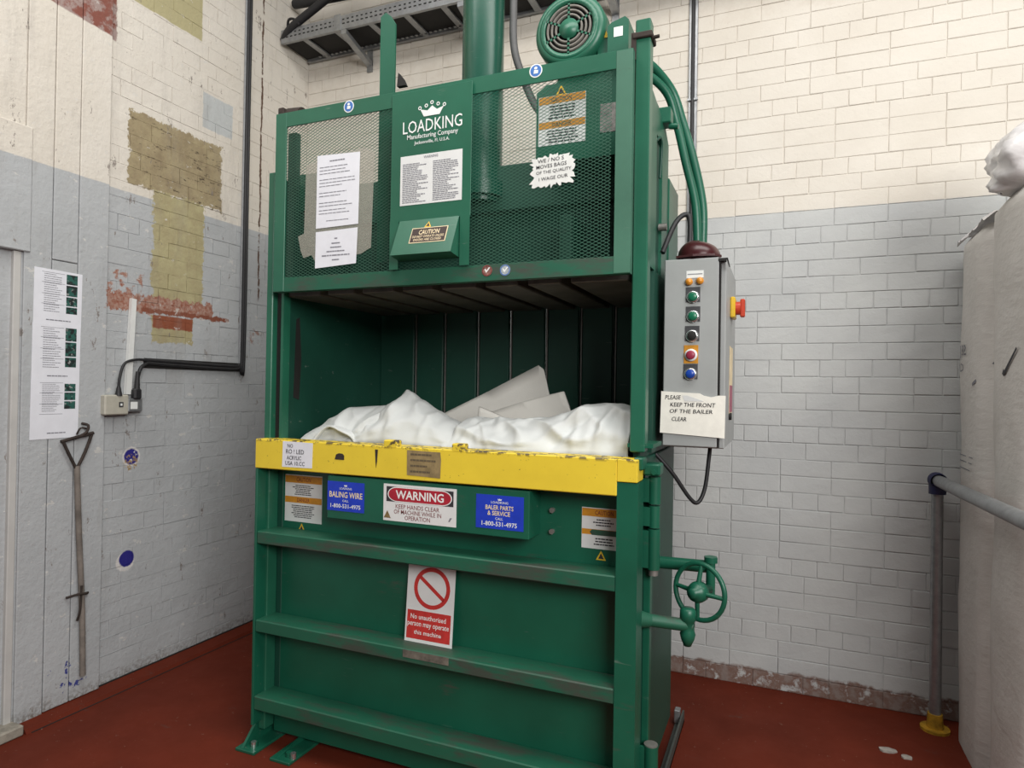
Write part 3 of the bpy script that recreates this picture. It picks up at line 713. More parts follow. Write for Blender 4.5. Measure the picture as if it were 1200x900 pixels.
# stickers on the door
def lab(x0, x1, z0, z1, y, mat, name, label): return part(flat(MB(), front(y), rect(x0, x1, z0, z1), .0003, .0014), name, mat, label)
y1 = 2.192; q = front(y1)
o = lab(-1.945, -1.752, .929, 1.126, y1, PAPERW, 'caution_label', 'white and amber caution label left of the blue labels')
m_ = flat(MB(), q, rect(-1.944, -1.753, 1.092, 1.122), .0014, .0018); flat(m_, q, rect(-1.944, -1.753, 1.008, 1.034), .0014, .0018); m_.build('amber_band', ORANGE, o)
m_ = write(MB(), q, 'CAUTION', -1.885, -1.81, 1.098, 1.116, .002, .01); write(m_, q, 'DANGER', -1.88, -1.815, 1.013, 1.029, .002, .01); m_.build('lettering', INKR, o)
m_ = small_print(MB(), q, -1.91, -1.79, 1.04, 1.085, 6, .002, True, seed=21); small_print(m_, q, -1.91, -1.79, .945, 1.0, 7, .002, True, seed=22); m_.build('small_print', INK, o, kind='stuff')
warn_tri(q, -1.855, .905, .018)
o = lab(-.637, -.4895, .955, 1.096, y1, PAPERW, 'caution_label', 'white and amber caution label torn across, by the hinge stile')
m_ = flat(MB(), q, rect(-.636, -.49, 1.066, 1.093), .0014, .0018); flat(m_, q, rect(-.636, -.49, 1.003, 1.022), .0014, .0018); m_.build('amber_band', ORANGE, o)
write(MB(), q, 'CAUTION', -.59, -.525, 1.072, 1.087, .002, .01).build('lettering', INKR, o)
m_ = small_print(MB(), q, -.60, -.52, 1.032, 1.060, 3, .002, True, seed=31); small_print(m_, q, -.605, -.51, .966, .995, 3, .002, True, seed=32); m_.build('small_print', INK, o, kind='stuff')
flat(MB(), q, [(-.608, 1.012), (-.60, 1.021), (-.49, 1.021), (-.49, 1.003), (-.60, 1.002)], .0019, .0026).build('torn_strip', GREEN_DIRTY, o)
warn_tri(q, -.567, .932, .018)
y2 = DY+.002; q = front(y2)
def crown(mb, a, b, s): flat(mb, q, [(a-s, b), (a+s, b), (a+s*1.3, b+s), (a+s*.4, b+s*.6), (a, b+s*1.2), (a-s*.4, b+s*.6), (a-s*1.3, b+s)], .0015, .002)
o = lab(-1.638, -1.466, 1.018, 1.132, y2, BLUE, 'blue_phone_label', 'blue label reading BALING WIRE')
m_ = MB(); crown(m_, -1.552, 1.114, .006); write(m_, q, 'LOADKING', -1.58, -1.524, 1.102, 1.110, .002, .004); write(m_, q, 'CALL', -1.566, -1.538, 1.054, 1.063, .002, .006); write(m_, q, '1-800-531-4975', -1.622, -1.482, 1.030, 1.046, .002, .012); m_.build('lettering', WLET, o)
write(MB(), q, 'BALING WIRE', -1.628, -1.474, 1.070, 1.093, .002, .016).build('headline', CREAML, o)
o = lab(-.993, -.812, 1.012, 1.130, y2, BLUE, 'blue_phone_label', 'blue label reading BALER PARTS and SERVICE')
m_ = MB(); crown(m_, -.902, 1.112, .006); write(m_, q, 'LOADKING', -.935, -.87, 1.101, 1.109, .002, .004); write(m_, q, 'CALL', -.918, -.889, 1.044, 1.053, .002, .006); write(m_, q, '1-800-531-4975', -.970, -.836, 1.022, 1.038, .002, .012); m_.build('lettering', WLET, o)
m_ = write(MB(), q, 'BALER PARTS', -.956, -.850, 1.079, 1.095, .002, .016); write(m_, q, '& SERVICE', -.948, -.862, 1.059, 1.075, .002, .016); m_.build('headline', CREAML, o)
o = lab(-1.379, -1.071, 1.002, 1.139, y2, PAPERW, 'warning_sign', 'white sign with WARNING in a red oval')
flat(MB(), q, rect(-1.366, -1.083, 1.074, 1.130), .0014, .0018).build('black_field', INK, o)
def stadium(a, b, hw_, hh, n=10):
    return [(a+(hw_-hh*1.5)+hh*1.5*math.cos(t), b+hh*math.sin(t)) for t in [(-PI/2+PI*i/n) for i in range(n+1)]]+[(a-(hw_-hh*1.5)+hh*1.5*math.cos(t), b+hh*math.sin(t)) for t in [(PI/2+PI*i/n) for i in range(n+1)]]
flat(MB(), q, stadium(-1.2245, 1.102, .136, .0275), .0018, .0021).build('oval_border', WLET, o)
flat(MB(), q, stadium(-1.2245, 1.102, .132, .0245), .0021, .0024).build('red_oval', REDD, o)
write(MB(), q, 'WARNING', -1.325, -1.122, 1.086, 1.118, .0027, .02).build('headline', WLET, o)
m_ = write(MB(), q, 'KEEP HANDS CLEAR', -1.325, -1.140, 1.050, 1.066, .0018, .004); write(m_, q, 'OF MACHINE WHILE IN', -1.332, -1.132, 1.030, 1.046, .0018, .004); write(m_, q, 'OPERATION', -1.285, -1.178, 1.010, 1.026, .0018, .004); m_.build('lettering', INKR, o)
warn_tri(front(y2-.0012), -1.358, 1.024, .014, o) if False else flat(MB(), q, [(-1.376, 1.012), (-1.346, 1.012), (-1.361, 1.040)], .0015, .002).build('warning_triangle', plain('dull_amber', (.30, .20, .08), .6, 0, .4, 200), o)
flat(MB(), q, [(-1.103, 1.020), (-1.097, 1.020), (-1.088, 1.034), (-1.096, 1.034)], .0015, .002).build('chip', INKG, o)
# prohibition sign leaning from rib to panel
pn0, pn1 = Vector((0, 2.155, .535)), Vector((0, 2.180, .835))
e = (pn1-pn0).normalized(); pq = Plane(pn0, (1, 0, 0), e, Vector((0, -e.z, e.y)))
o = part(flat(MB(), pq, rect(-1.322, -1.118, 0, .292), .0, .002), 'prohibition_sign', PAPERW, 'white and red sign reading No unauthorised person may operate this machine')
m_ = ring(MB(), pq, -1.215, .206, .062, .078, .0024, 40)
c45 = math.cos(PI*.80); s45 = math.sin(PI*.80)
d_ = (c45, s45); nn = (-s45, c45); k_ = .066; t__ = .007
flat(m_, pq, [(-1.215+d_[0]*k_+nn[0]*t__, .206+d_[1]*k_+nn[1]*t__), (-1.215-d_[0]*k_+nn[0]*t__, .206-d_[1]*k_+nn[1]*t__), (-1.215-d_[0]*k_-nn[0]*t__, .206-d_[1]*k_-nn[1]*t__), (-1.215+d_[0]*k_-nn[0]*t__, .206+d_[1]*k_-nn[1]*t__)], .002, .0024)
m_.build('prohibition_ring', REDS, o)
flat(MB(), pq, rect(-1.315, -1.128, .012, .118), .002, .0024).build('red_panel', REDS, o)
m_ = write(MB(), pq, 'No unauthorised', -1.300, -1.148, .086, .104, .0028, .008); write(m_, pq, 'person may operate', -1.312, -1.134, .054, .076, .0028, .008); write(m_, pq, 'this machine', -1.282, -1.165, .030, .046, .0028, .008); m_.build('lettering', WLET, o)
flat(MB(), front(DY+.001), rect(-1.283, -1.092, .505, .533), .0003, .001).build('adhesive_residue', plain('grey_residue', (.17, .15, .12), .8, 0, .3), bal)
flat(MB(), front(DY-.003), [(-1.276, 1.178), (-1.137, 1.174), (-1.134, 1.24), (-1.138, 1.268), (-1.277, 1.270)], .0003, .0014).build('tan_tape', CARD, bal)
t_ = MB()
for k in range(4): small_print(t_, front(DY-.003), -1.262, -1.155, 1.185+k*.021, 1.200+k*.021, 1, .002, seed=50+k)
t_.build('faded_writing', plain('faded_ink', (.12, .09, .05), .8), bpy.data.objects['tan_tape'])

# ============================================================ PAPERS (each its own thing)
def sheet(name, pl, poly, mat, label, cat='notice', group=None, h=.0010):
    return flat(MB(), pl, poly, .0002, h).build(name, mat, None, label, cat, group)
gp2 = front(GY+.0085)
pk = MB()
flat(pk, gp2, [(-1.815, 2.05), (-1.80, 2.02), (-1.76, 2.03), (-1.74, 2.0), (-1.52, 2.02), (-1.49, 2.035), (-1.475, 2.04), (-1.465, 2.41), (-1.52, 2.435), (-1.795, 2.40), (-1.80, 2.12), (-1.83, 2.11)], 0, .0012)
pk.build('plastic_pocket', SLEEVE, None, 'cloudy plastic pocket behind the long notice on the mesh gate', 'plastic pocket')
q = front(GY+.0065)
o = sheet('printed_notice', q, [(-1.739, 2.134), (-1.535, 2.138), (-1.532, 2.420), (-1.738, 2.428)], WHITE, 'tall white printed notice on the left of the mesh gate')
m_ = small_print(MB(), q, -1.69, -1.59, 2.395, 2.405, 1, .0016, True, .5, 60)
for k, (b, c_) in enumerate(((2.345, 3), (2.295, 3), (2.255, 2), (2.215, 2), (2.185, 2))): small_print(m_, q, -1.725, -1.55, b, b+.013*c_, c_, .0016, False, .22, 61+k)
small_print(m_, q, -1.69, -1.58, 2.158, 2.165, 1, .0016, True, .4, 70); m_.build('small_print', INKG, o, kind='stuff')
o = sheet('printed_notice', q, [(-1.740, 1.974), (-1.542, 1.984), (-1.537, 2.124), (-1.739, 2.120)], WHITE, 'short white printed notice below the tall one on the mesh gate')
m_ = MB()
for k, (b, w_) in enumerate(((2.085, .02), (2.066, .05), (2.050, .08), (2.034, .11), (2.018, .15), (2.0, .05))): small_print(m_, q, -1.64-w_/2, -1.64+w_/2, b, b+.008, 1, .0016, True, .6, 80+k)
m_.build('small_print', INKG, o, kind='stuff')
rnd = random.Random(5); poly = []
cx, cz = -.735, 2.258
for i in range(72):
    t = 2*PI*i/72; ra = .078; k = max(abs(math.cos(t)), abs(math.sin(t))*1.25)
    rad = min(ra/k, .088)+rnd.uniform(-.006, .004)
    if math.sin(t) < -.45: rad += rnd.choice((.010, -.012, .002, -.004))
    elif math.cos(t) < -.5: rad += rnd.choice((.006, -.009, .0))
    elif rnd.random() < .25: rad -= .008
    poly.append((cx+rad*math.cos(t), cz+rad*math.sin(t)*.86))
q2 = front(GY+.0085)
o = sheet('handwritten_note', q2, poly, plain('frayed_paper', (.70, .71, .68), .8, 0, .05), 'ragged white handwritten note with frayed edges on the mesh gate', h=.0025)
m_ = write(MB(), q2, 'WE / NO S', -.79, -.695, 2.284, 2.297, .0035, .004, tilt=.05); write(m_, q2, 'MOVES BAGS', -.795, -.685, 2.264, 2.277, .0035, .004, tilt=.05)
write(m_, q2, 'OF THE QUALITY', -.795, -.668, 2.243, 2.256, .0035, .004, tilt=.05); write(m_, q2, 'I WAGE OUR', -.785, -.680, 2.222, 2.234, .0035, .004, tilt=.05); m_.build('handwriting', INK, o)
q = front(DY-.003)
o = sheet('handwritten_note', q, [(-1.862, 1.173), (-1.712, 1.175), (-1.710, 1.275), (-1.860, 1.277)], WHITE, 'small white handwritten note on the left end of the yellow bar')
m_ = write(MB(), q, 'NO', -1.835, -1.808, 1.252, 1.267, .002, .004); write(m_, q, 'RO ! LED', -1.842, -1.752, 1.228, 1.246, .002, .004); write(m_, q, 'ACRYLIC', -1.838, -1.765, 1.204, 1.220, .002, .004); write(m_, q, 'USA 10.CC', -1.845, -1.748, 1.182, 1.198, .002, .004); m_.build('handwriting', INK, o)
q = front(2.402)
o = sheet('cardboard_sign', q, [(-.408, 1.352), (-.183, 1.340), (-.181, 1.490), (-.205, 1.490), (-.23, 1.484), (-.255, 1.489), (-.27, 1.497), (-.30, 1.498), (-.405, 1.503)], CREAMP, 'torn cream handwritten sign taped to the foot of the control box', 'sign', h=.003)
flat(MB(), q, [(-.330, 1.488), (-.313, 1.489), (-.262, 1.472), (-.255, 1.468), (-.322, 1.468)], .003, .0036).build('tape_patch', PAPERW, o)
m_ = write(MB(), q, 'PLEASE', -.390, -.335, 1.474, 1.489, .0045, .006, .1); write(m_, q, 'KEEP THE FRONT', -.372, -.215, 1.448, 1.463, .0045, .006, .1); write(m_, q, 'OF THE BAILER', -.374, -.224, 1.425, 1.439, .0045, .006, .1); write(m_, q, 'CLEAR', -.366, -.314, 1.396, 1.411, .0045, .006, .1); m_.build('handwriting', INK, o)
q = leftp(LX+.024)
for k, (b0, b1, tl) in enumerate(((1.752, 2.004, .0), (1.502, 1.760, .0), (1.246, 1.512, .0))):
    h0 = .0004+.0006*k
    lb = ('top', 'middle', 'bottom')[k]
    sk_ = [0, -.003, -.005][k]
    o = flat(MB(), q, [(1.812+sk_, b0), (2.022+sk_, b0+.002), (2.024+sk_, b1-.002 if k == 0 else b1), (1.813+sk_, b1)], h0, h0+.0006).build('instruction_sheet', WHITE, None, '%s printed sheet with photos on the boarded pier' % lb, 'notice', 'instruction sheets on the pier')
    m_ = MB()
    for j, (p0, p1) in enumerate((((0.77, .95), (.56, .75), (.38, .54), (.24, .36)), ((.72, .95), (.45, .70), (.26, .43)), ((.80, .93), (.65, .78), (.50, .63)))[k]):
        z0_ = b0+(b1-b0)*p0; z1_ = b0+(b1-b0)*p1
        flat(m_, q, rect(1.952, 2.002, z0_, z1_), h0+.0007, h0+.0009)
    m_.build('printed_photo', PHOTO, o)
    m_ = small_print(MB(), q, 1.855, 1.935, b0+.06 if k < 2 else b0+.12, b1-.018, 18, h0+.001, False, .28, 90+k)
    small_print(m_, q, 1.86, 1.98, b0+.02, b0+.032, 1, h0+.001, True, .4, 95+k)
    for z_ in (b1-.015, b1-.06, b1-.11, b1-.155): flat(m_, q, rect(1.845, 1.945, z_-.0008, z_+.0008), h0+.0005, h0+.001)
    m_.build('small_print', INKG, o, kind='stuff')

# ============================================================ CAP on the control box
cp = MB()
N1, N2 = 28, 9
vs = []; fs = []
for j in range(N2+1):
    ph = PI/2*j/N2
    for i in range(N1):
        t = 2*PI*i/N1
        rr = math.cos(ph)**.8
        vs.append((-.290+.078*rr*math.cos(t), 2.50+.085*rr*math.sin(t), 1.986+.014+.062*math.sin(ph)*(1-.10*math.cos(t))))
for j in range(N2):
    for i in range(N1): fs.append((j*N1+i, j*N1+(i+1) % N1, (j+1)*N1+(i+1) % N1, (j+1)*N1+i))
cp.add(vs, fs, True)
cp.lathe((-.290, 2.50, 1.986), (0, 0, 1), [(.0, 0), (.080, 0), (.083, .006), (.079, .016)], 28)
co = cp.build('safety_cap', MAROON, None, 'dark maroon rounded cap lying on top of the control box', 'cap')
MB().prism([(-.362, 2.42), (-.300, 2.400), (-.225, 2.412), (-.205, 2.45), (-.365, 2.45)], 2, 1.990, 1.998).build('peak', MAROON, co)

# ============================================================ FOAM in the chamber
def lerp_prof(P, x):
    if x <= P[0][0]: return P[0][1]
    for (a, b), (c_, d_) in zip(P, P[1:]):
        if x <= c_:
            t = (x-a)/(c_-a); t = t*t*(3-2*t)*.5+t*.5
            return b+(d_-b)*t
    return P[-1][1]
def drape(name, P, yc, yf, yb_, zf, seed, mat, label, fold=.012, nu=110, nv=48, fs_=9.0, bulge=.6, group='foam sheets in the baler'):
    mb = MB(); vs = []
    xa, xb = P[0][0], P[-1][0]
    rr = random.Random(seed*7+1); lines = []
    for _ in range(int(16*(xb-xa)/.5)):
        lx = rr.uniform(xa, xb); lv = rr.uniform(.05, .55); an = rr.uniform(-1.1, 1.1)
        lines.append((lx, lv, math.sin(an), math.cos(an), rr.uniform(.010, .022), rr.uniform(-.9, 1.0), rr.uniform(.06, .18)))
    for i in range(nu+1):
        x = xa+(xb-xa)*i/nu
        zt = lerp_prof(P, x)
        for j in range(nv+1):
            v = j/nv
            if v < .6:
                t = v/.6; y = yf+(yc-yf)*t; z = zf+(zt-zf)*(math.sin(t*PI/2)**bulge)
            else:
                t = (v-.6)/.4; y = yc+(yb_-yc)*t; z = zt-(zt-1.23)*t**1.3
            amp = fold*(1 if .05 < v < .55 else .45)*min(1, (zt-zf)/.06)
            q_ = Vector((x*fs_*.55+z*4, y*fs_, seed))
            nz = noise.noise(q_)+.5*noise.noise(q_*2.3)
            rdg = 1-abs(noise.noise(Vector((x*fs_*.8+y*6, z*fs_*1.4, seed+9))))*2
            z2 = z+amp*nz*.8+amp*.6*(rdg-.5)*(1-abs(2*min(v/.6, 1)-1))
            if v > .5 and v < .7: z2 = z+amp*.25*nz
            fo = 0
            for lx, lv, sa_, ca_, wd, am, ln in lines:
                dx = x-lx; dv = (v-lv)*.32
                d1 = dx*ca_-dv*sa_; d2 = dx*sa_+dv*ca_
                fo += am*math.exp(-(d1/wd)**2-(d2/ln)**2)
            fo = max(-1.3, min(1.5, fo))*fold*.85*(1 if .03 < v < .56 else .2)*min(1, (zt-zf)/.05)
            y -= fo; z2 += fo*.5
            vs.append((x+.006*nz, y-amp*1.3*rdg*(1 if v < .6 else 0), max(z2, 1.228 if v > .05 else zf)))
    mb.add(vs, [(i*(nv+1)+j, (i+1)*(nv+1)+j, (i+1)*(nv+1)+j+1, i*(nv+1)+j+1) for i in range(nu) for j in range(nv)], True)
    o = mb.build(name, mat, None, label, 'foam sheet', group)
    sm = o.modifiers.new('thick', 'SOLIDIFY'); sm.thickness = .006; sm.offset = -1
    return o
B(-1.94, -.48, 2.215, 2.88, .117, 1.225, bev=.02).build('foam_block', FOAM, None, 'compressed white foam filling the bottom of the baler chamber', 'foam block', 'foam sheets in the baler')
drape('foam_sheet', [(-1.91, 1.268), (-1.884, 1.325), (-1.806, 1.368), (-1.716, 1.413), (-1.607, 1.421), (-1.521, 1.427), (-1.42, 1.40), (-1.36, 1.37)], 2.36, 2.205, 2.62, 1.262, 3, FOAM, 'rumpled white foam sheet at the left end of the heap', .011)
drape('foam_sheet', [(-1.70, 1.285), (-1.62, 1.335), (-1.553, 1.405), (-1.498, 1.452), (-1.456, 1.494), (-1.43, 1.482), (-1.385, 1.453), (-1.302, 1.408), (-1.242, 1.378), (-1.14, 1.33), (-1.08, 1.29)], 2.37, 2.19, 2.60, 1.268, 13, FOAM, 'white foam sheet rising to a sharp peak left of centre', .012)
drape('foam_sheet', [(-1.215, 1.29), (-1.18, 1.352), (-1.15, 1.385), (-1.113, 1.392), (-1.045, 1.384), (-.972, 1.386), (-.901, 1.388), (-.814, 1.397), (-.736, 1.42), (-.68, 1.447), (-.592, 1.457), (-.53, 1.45), (-.476, 1.445)], 2.35, 2.185, 2.62, 1.264, 29, FOAM, 'long rumpled white foam sheet along the right half of the yellow bar', .017, 150, 52)
# rolled edge at the left
ra = MB(); vs = []; n1, n2 = 20, 10
for j in range(n2+1):
    y = 2.185+.20*j/n2
    for i in range(n1+1):
        t = PI*(1.05-1.1*i/n1); s_ = 1+.12*j/n2
        vs.append((-1.70+.105*s_*math.cos(t)+.02*j/n2, y+.01*math.cos(t*3), 1.252+.085*s_*math.sin(t)+.006*math.sin(t*4)))
ra.add(vs, [(j*(n1+1)+i, j*(n1+1)+i+1, (j+1)*(n1+1)+i+1, (j+1)*(n1+1)+i) for j in range(n2) for i in range(n1)], True)
o = ra.build('foam_sheet', FOAM, None, 'curled white foam sheet with a dark opening behind the yellow bar', 'foam sheet', 'foam sheets in the baler')
sm = o.modifiers.new('thick', 'SOLIDIFY'); sm.thickness = .008
def board(poly, y_top, y_bot, zt, zb, seed, label):
    bm = bmesh.new()
    vs_ = [bm.verts.new((x, y_bot+(y_top-y_bot)*(z-zb)/(zt-zb), z)) for x, z in poly]
    bm.faces.new(vs_)
    bmesh.ops.triangulate(bm, faces=bm.faces[:]); bmesh.ops.subdivide_edges(bm, edges=bm.edges[:], cuts=6, use_grid_fill=True)
    for v in bm.verts:
        k = noise.noise(Vector((v.co.x*6, v.co.z*6, seed))); v.co.y += .018*k; v.co.z += .004*k
    mb = MB().bm(bm, True)
    o = mb.build('foam_board', FOAMB, None, label, 'foam board', 'foam boards in the baler')
    sm = o.modifiers.new('thick', 'SOLIDIFY'); sm.thickness = .014; sm.offset = -1
board([(-1.46, 1.235), (-1.42, 1.375), (-1.20, 1.488), (-.985, 1.606), (-.960, 1.590), (-.930, 1.52), (-.905, 1.462), (-.89, 1.235)], 2.66, 2.50, 1.60, 1.24, 1.5, 'large off-white foam board with its corner pointing up')
board([(-1.16, 1.235), (-1.14, 1.40), (-1.00, 1.448), (-.815, 1.498), (-.79, 1.44), (-.766, 1.38), (-.74, 1.235)], 2.52, 2.44, 1.50, 1.24, 4.5, 'smaller off-white foam board in front of the large one')
board([(-1.15, 1.28), (-1.135, 1.43), (-1.06, 1.402), (-.985, 1.372), (-.99, 1.28)], 2.41, 2.38, 1.43, 1.27, 7.5, 'small white foam corner poking out between the sheets')

# ============================================================ LEFT WALL FITTINGS
cg = thing('wall_conduit', (LX+.02, 2.7, 1.6), 'black cable run with a right-angle bend on the left wall', 'conduit')
MB().box(LX+.004, LX+.016, 2.994, 3.040, 1.60, 4.2, bev=.002).build('backing_strip', plain('grey_strip', (.30, .31, .32), .6), cg)
for off in (0, .016):
    MB().tube([(LX+.022, 3.008+off, 4.2), (LX+.022, 3.006+off, 3.0), (LX+.022, 3.004+off, 1.68), (LX+.022, 2.985+off*.5, 1.625-off*.6), (LX+.022, 2.90, 1.612-off), (LX+.022, 2.36, 1.622-off)], .0095, 8, 5).build('cable', DARK, cg)
MB().box(LX+.006, LX+.014, 2.36, 3.0, 1.582, 1.632, bev=.002).build('cable_duct', BLACKM, cg)
MB().tube([(LX+.022, 2.39, 1.612), (LX+.03, 2.32, 1.622), (LX+.04, 2.235, 1.60), (LX+.045, 2.205, 1.53), (LX+.045, 2.20, 1.47)], .0065, 8).build('cable', DARK, cg)
MB().tube([(LX+.022, 2.37, 1.605), (LX+.035, 2.325, 1.58), (LX+.045, 2.30, 1.52), (LX+.045, 2.298, 1.47)], .0085, 8).build('cable', DARK, cg)
sk_ = thing('socket_box', (LX, 2.25, 1.34), 'ivory double socket box on the left wall with two black plugs', 'socket')
MB().box(LX, LX+.055, 2.125, 2.250, 1.345, 1.443, bev=.006).build('outlet_body', IVORY, sk_)
MB().box(LX, LX+.048, 2.250, 2.330, 1.358, 1.425, bev=.005).build('outlet_body', GALV, sk_)
flat(MB(), leftp(LX+.048), rect(2.262, 2.300, 1.372, 1.408), .0005, .0015).build('label', WLET, sk_)
m_ = flat(MB(), leftp(LX+.055), rect(2.196, 2.218, 1.383, 1.408), .0005, .002); m_.build('switch', INK, sk_)
flat(MB(), leftp(LX+.055), rect(2.202, 2.212, 1.390, 1.401), .002, .003).build('switch_dot', WLET, sk_)
MB().cyl((LX+.045, 2.20, 1.438), (LX+.045, 2.20, 1.485), .017, .008, seg=12).build('plug', DARK, sk_)
MB().box(LX+.025, LX+.06, 2.276, 2.318, 1.42, 1.475, bev=.008).cyl((LX+.045, 2.297, 1.47), (LX+.045, 2.30, 1.56), .014, .009, seg=12).build('plug', DARK, sk_)
MB().prism([(2.256, 1.445), (2.284, 1.445), (2.303, 1.925), (2.277, 1.928)], 0, LX+.004, LX+.024).build('wall_trunking', WHITEP, None, 'short white plastic trunking above the socket box', 'trunking')
# old tool handle
sp = thing('tool_handle', (LX+.05, 2.03, .14), 'weathered tool handle with open D grip hanging on the boarded pier', 'tool handle')
WOOD = plain('weathered_wood', (.22, .19, .165), .85, 0, .25, 14)
hx = LX+.045
MB().tube([(hx, 2.052, .135), (hx, 2.042, .45), (hx, 2.02, .80), (hx, 2.004, 1.115)], .0125, 12, 4).build('shaft', WOOD, sp)
MB().tube([(hx, 2.002, 1.10), (hx, 1.965, 1.175), (hx, 1.938, 1.235)], .007, 8, 3).tube([(hx, 2.002, 1.10), (hx, 2.04, 1.175), (hx, 2.072, 1.262)], .007, 8, 3).tube([(hx, 1.930, 1.232), (hx, 2.0, 1.248), (hx, 2.078, 1.264)], .008, 8, 3).build('grip', RUST, sp)
MB().tube([(hx-.012, 1.975, .515), (hx+.016, 2.01, .525), (hx+.016, 2.05, .52), (hx-.012, 2.075, .512)], .006, 8, 4).tube([(hx+.012, 2.03, .56), (hx+.016, 2.022, .45), (hx, 2.02, .40)], .005, 8, 4).build('clip', RUST, sp)
MB().tube([(hx-.02, 2.035, 1.31), (hx+.005, 2.05, 1.30), (hx+.008, 2.04, 1.27), (hx, 2.02, 1.255)], .006, 8, 4).tube([(hx, 2.0, 1.26), (hx+.01, 2.01, 1.29), (hx, 2.05, 1.285)], .004, 6, 4).build('hook', RUST, sp)

# ============================================================ BACK WALL FITTINGS
tr = thing('cable_tray', (-1.5, 3.45, 3.72), 'grey perforated cable tray high on the back wall', 'cable tray')
ty0, ty1, tz0, tz1 = 3.285, 3.54, 3.715, 3.80
for yy in (ty0, ty1):
    m_ = MB().box(-3.02, .9, yy-.002, yy+.002, tz0, tz1).box(-3.02, .9, yy-.002, yy+.018, tz0-.002, tz0).build('side_rail', GALV, tr)
m_ = MB()
for k in range(40):
    m_.box(-2.98+k*.034, -2.962+k*.034, ty0-.0035, ty0-.002, tz0+.030, tz0+.037); m_.box(-2.98+k*.034, -2.966+k*.034, ty0-.0035, ty0-.002, tz0+.055, tz0+.062)
m_.build('rail_perforation', BLACKM, tr, kind='stuff')
m_ = MB()
for k in range(34): m_.box(-2.90+k*.034, -2.884+k*.034, ty1-.035, ty1-.020, tz0-.001, tz0+.001)
m_.build('rung_highlights', GALV, tr, kind='stuff')
for k in range(15): MB().box(-2.86+k*.25, -2.82+k*.25, ty0, ty1, tz0-.001, tz0+.012, bev=.002).build('rung', GALV, tr)
B(-3.02, .9, ty0+.01, ty1-.01, tz0+.014, tz0+.020).build('tray_bed', BLACKM, tr)
for bx_ in (-2.53, -1.72, -.885):
    MB().add([(bx_-.02, ty0, tz0-.002), (bx_+.02, ty0, tz0-.002), (bx_+.02, BY-.006, 3.64), (bx_-.02, BY-.006, 3.64), (bx_-.02, ty0, tz0-.03), (bx_+.02, ty0, tz0-.03), (bx_+.02, BY-.006, 3.61), (bx_-.02, BY-.006, 3.61)], [(0,1,2,3),(4,7,6,5),(0,4,5,1),(1,5,6,2),(3,2,6,7),(0,3,7,4)]).box(bx_-.02, bx_+.02, BY-.012, BY-.002, 3.575, 3.76).build('bracket', GALV, tr)
B(-2.60, -2.55, ty0-.006, ty0-.002, tz0-.004, tz1+.01).build('joint_plate', GALV, tr)
for k, yy in enumerate((3.33, 3.38, 3.43, 3.48)):
    MB().tube([(-3.03, yy, 3.76), (-2.6, yy+.01, 3.775), (-2.0, yy-.01, 3.78), (-1.0, yy, 3.775), (.9, yy, 3.78)], .022, 8, 4).build('cable', DARK, tr)
MB().tube([(-3.02, 3.31, 3.745), (-2.94, 3.285, 3.80), (-2.75, 3.275, 3.88), (-2.55, 3.27, 3.96), (-2.3, 3.27, 4.04)], .026, 10).build('cable', DARK, tr)
MB().tube([(-2.98, 3.30, 3.80), (-2.95, 3.27, 3.845), (-2.90, 3.265, 3.84), (-2.86, 3.27, 3.80)], .008, 8).build('cable', DARK, tr)
MB().tube([(-3.0, 3.38, 4.02), (-2.6, 3.36, 3.98), (-2.1, 3.36, 3.97), (-1.4, 3.36, 3.99)], .03, 8).build('cable', DARK, tr)
vc = thing('vertical_conduit', (-.457, 3.55, 2.0), 'grey slotted cable channel running down the back wall right of the motor', 'conduit')
MB().box(-.480, -.434, BY-.016, BY-.004, 2.05, 4.2, bev=.002).build('channel', GALV, vc)
MB().tube([(-.457, BY-.02, 4.2), (-.458, BY-.022, 3.2), (-.456, BY-.02, 2.05)], .010, 8).build('cable', DARK, vc)
MB().box(-.484, -.430, BY-.026, BY-.012, 3.06, 3.07).box(-.484, -.430, BY-.026, BY-.012, 2.7, 2.71).build('clip', GALV, vc)

# ============================================================ RAIL
rl = thing('guard_rail', (.655, 3.45, 0), 'grey tubular guard rail with yellow floor flange beside the foam packs', 'rail')
MB().cyl((.655, 3.45, .03), (.655, 3.45, 1.085), .0235, seg=20).build('post', GALV, rl)
MB().tube([(.655, 3.47, 1.12), (.665, 3.0, 1.125), (.69, 1.9, 1.135), (.71, 1.1, 1.14)], .026, 16, 1).build('top_rail', GALV, rl)
MB().cyl((.71, 1.12, 0), (.71, 1.12, 1.12), .0235, seg=20).build('post', GALV, rl)
MB().cyl((.655, 3.45, 1.06), (.655, 3.45, 1.105), .034, seg=20).lathe((.655, 3.485, 1.12), (0, -1, 0), [(0, 0), (.034, 0), (.036, .01), (.036, .06), (.032, .065)], 20).build('corner_fitting', NAVY, rl)
MB().cyl((.655, 3.45, .0), (.655, 3.45, .012), .058, seg=24).cyl((.655, 3.45, .01), (.655, 3.45, .075), .033, .030, seg=20).build('floor_flange', plain('yellow_flange_paint', (.55, .30, .02), .6, 0, .3), rl)

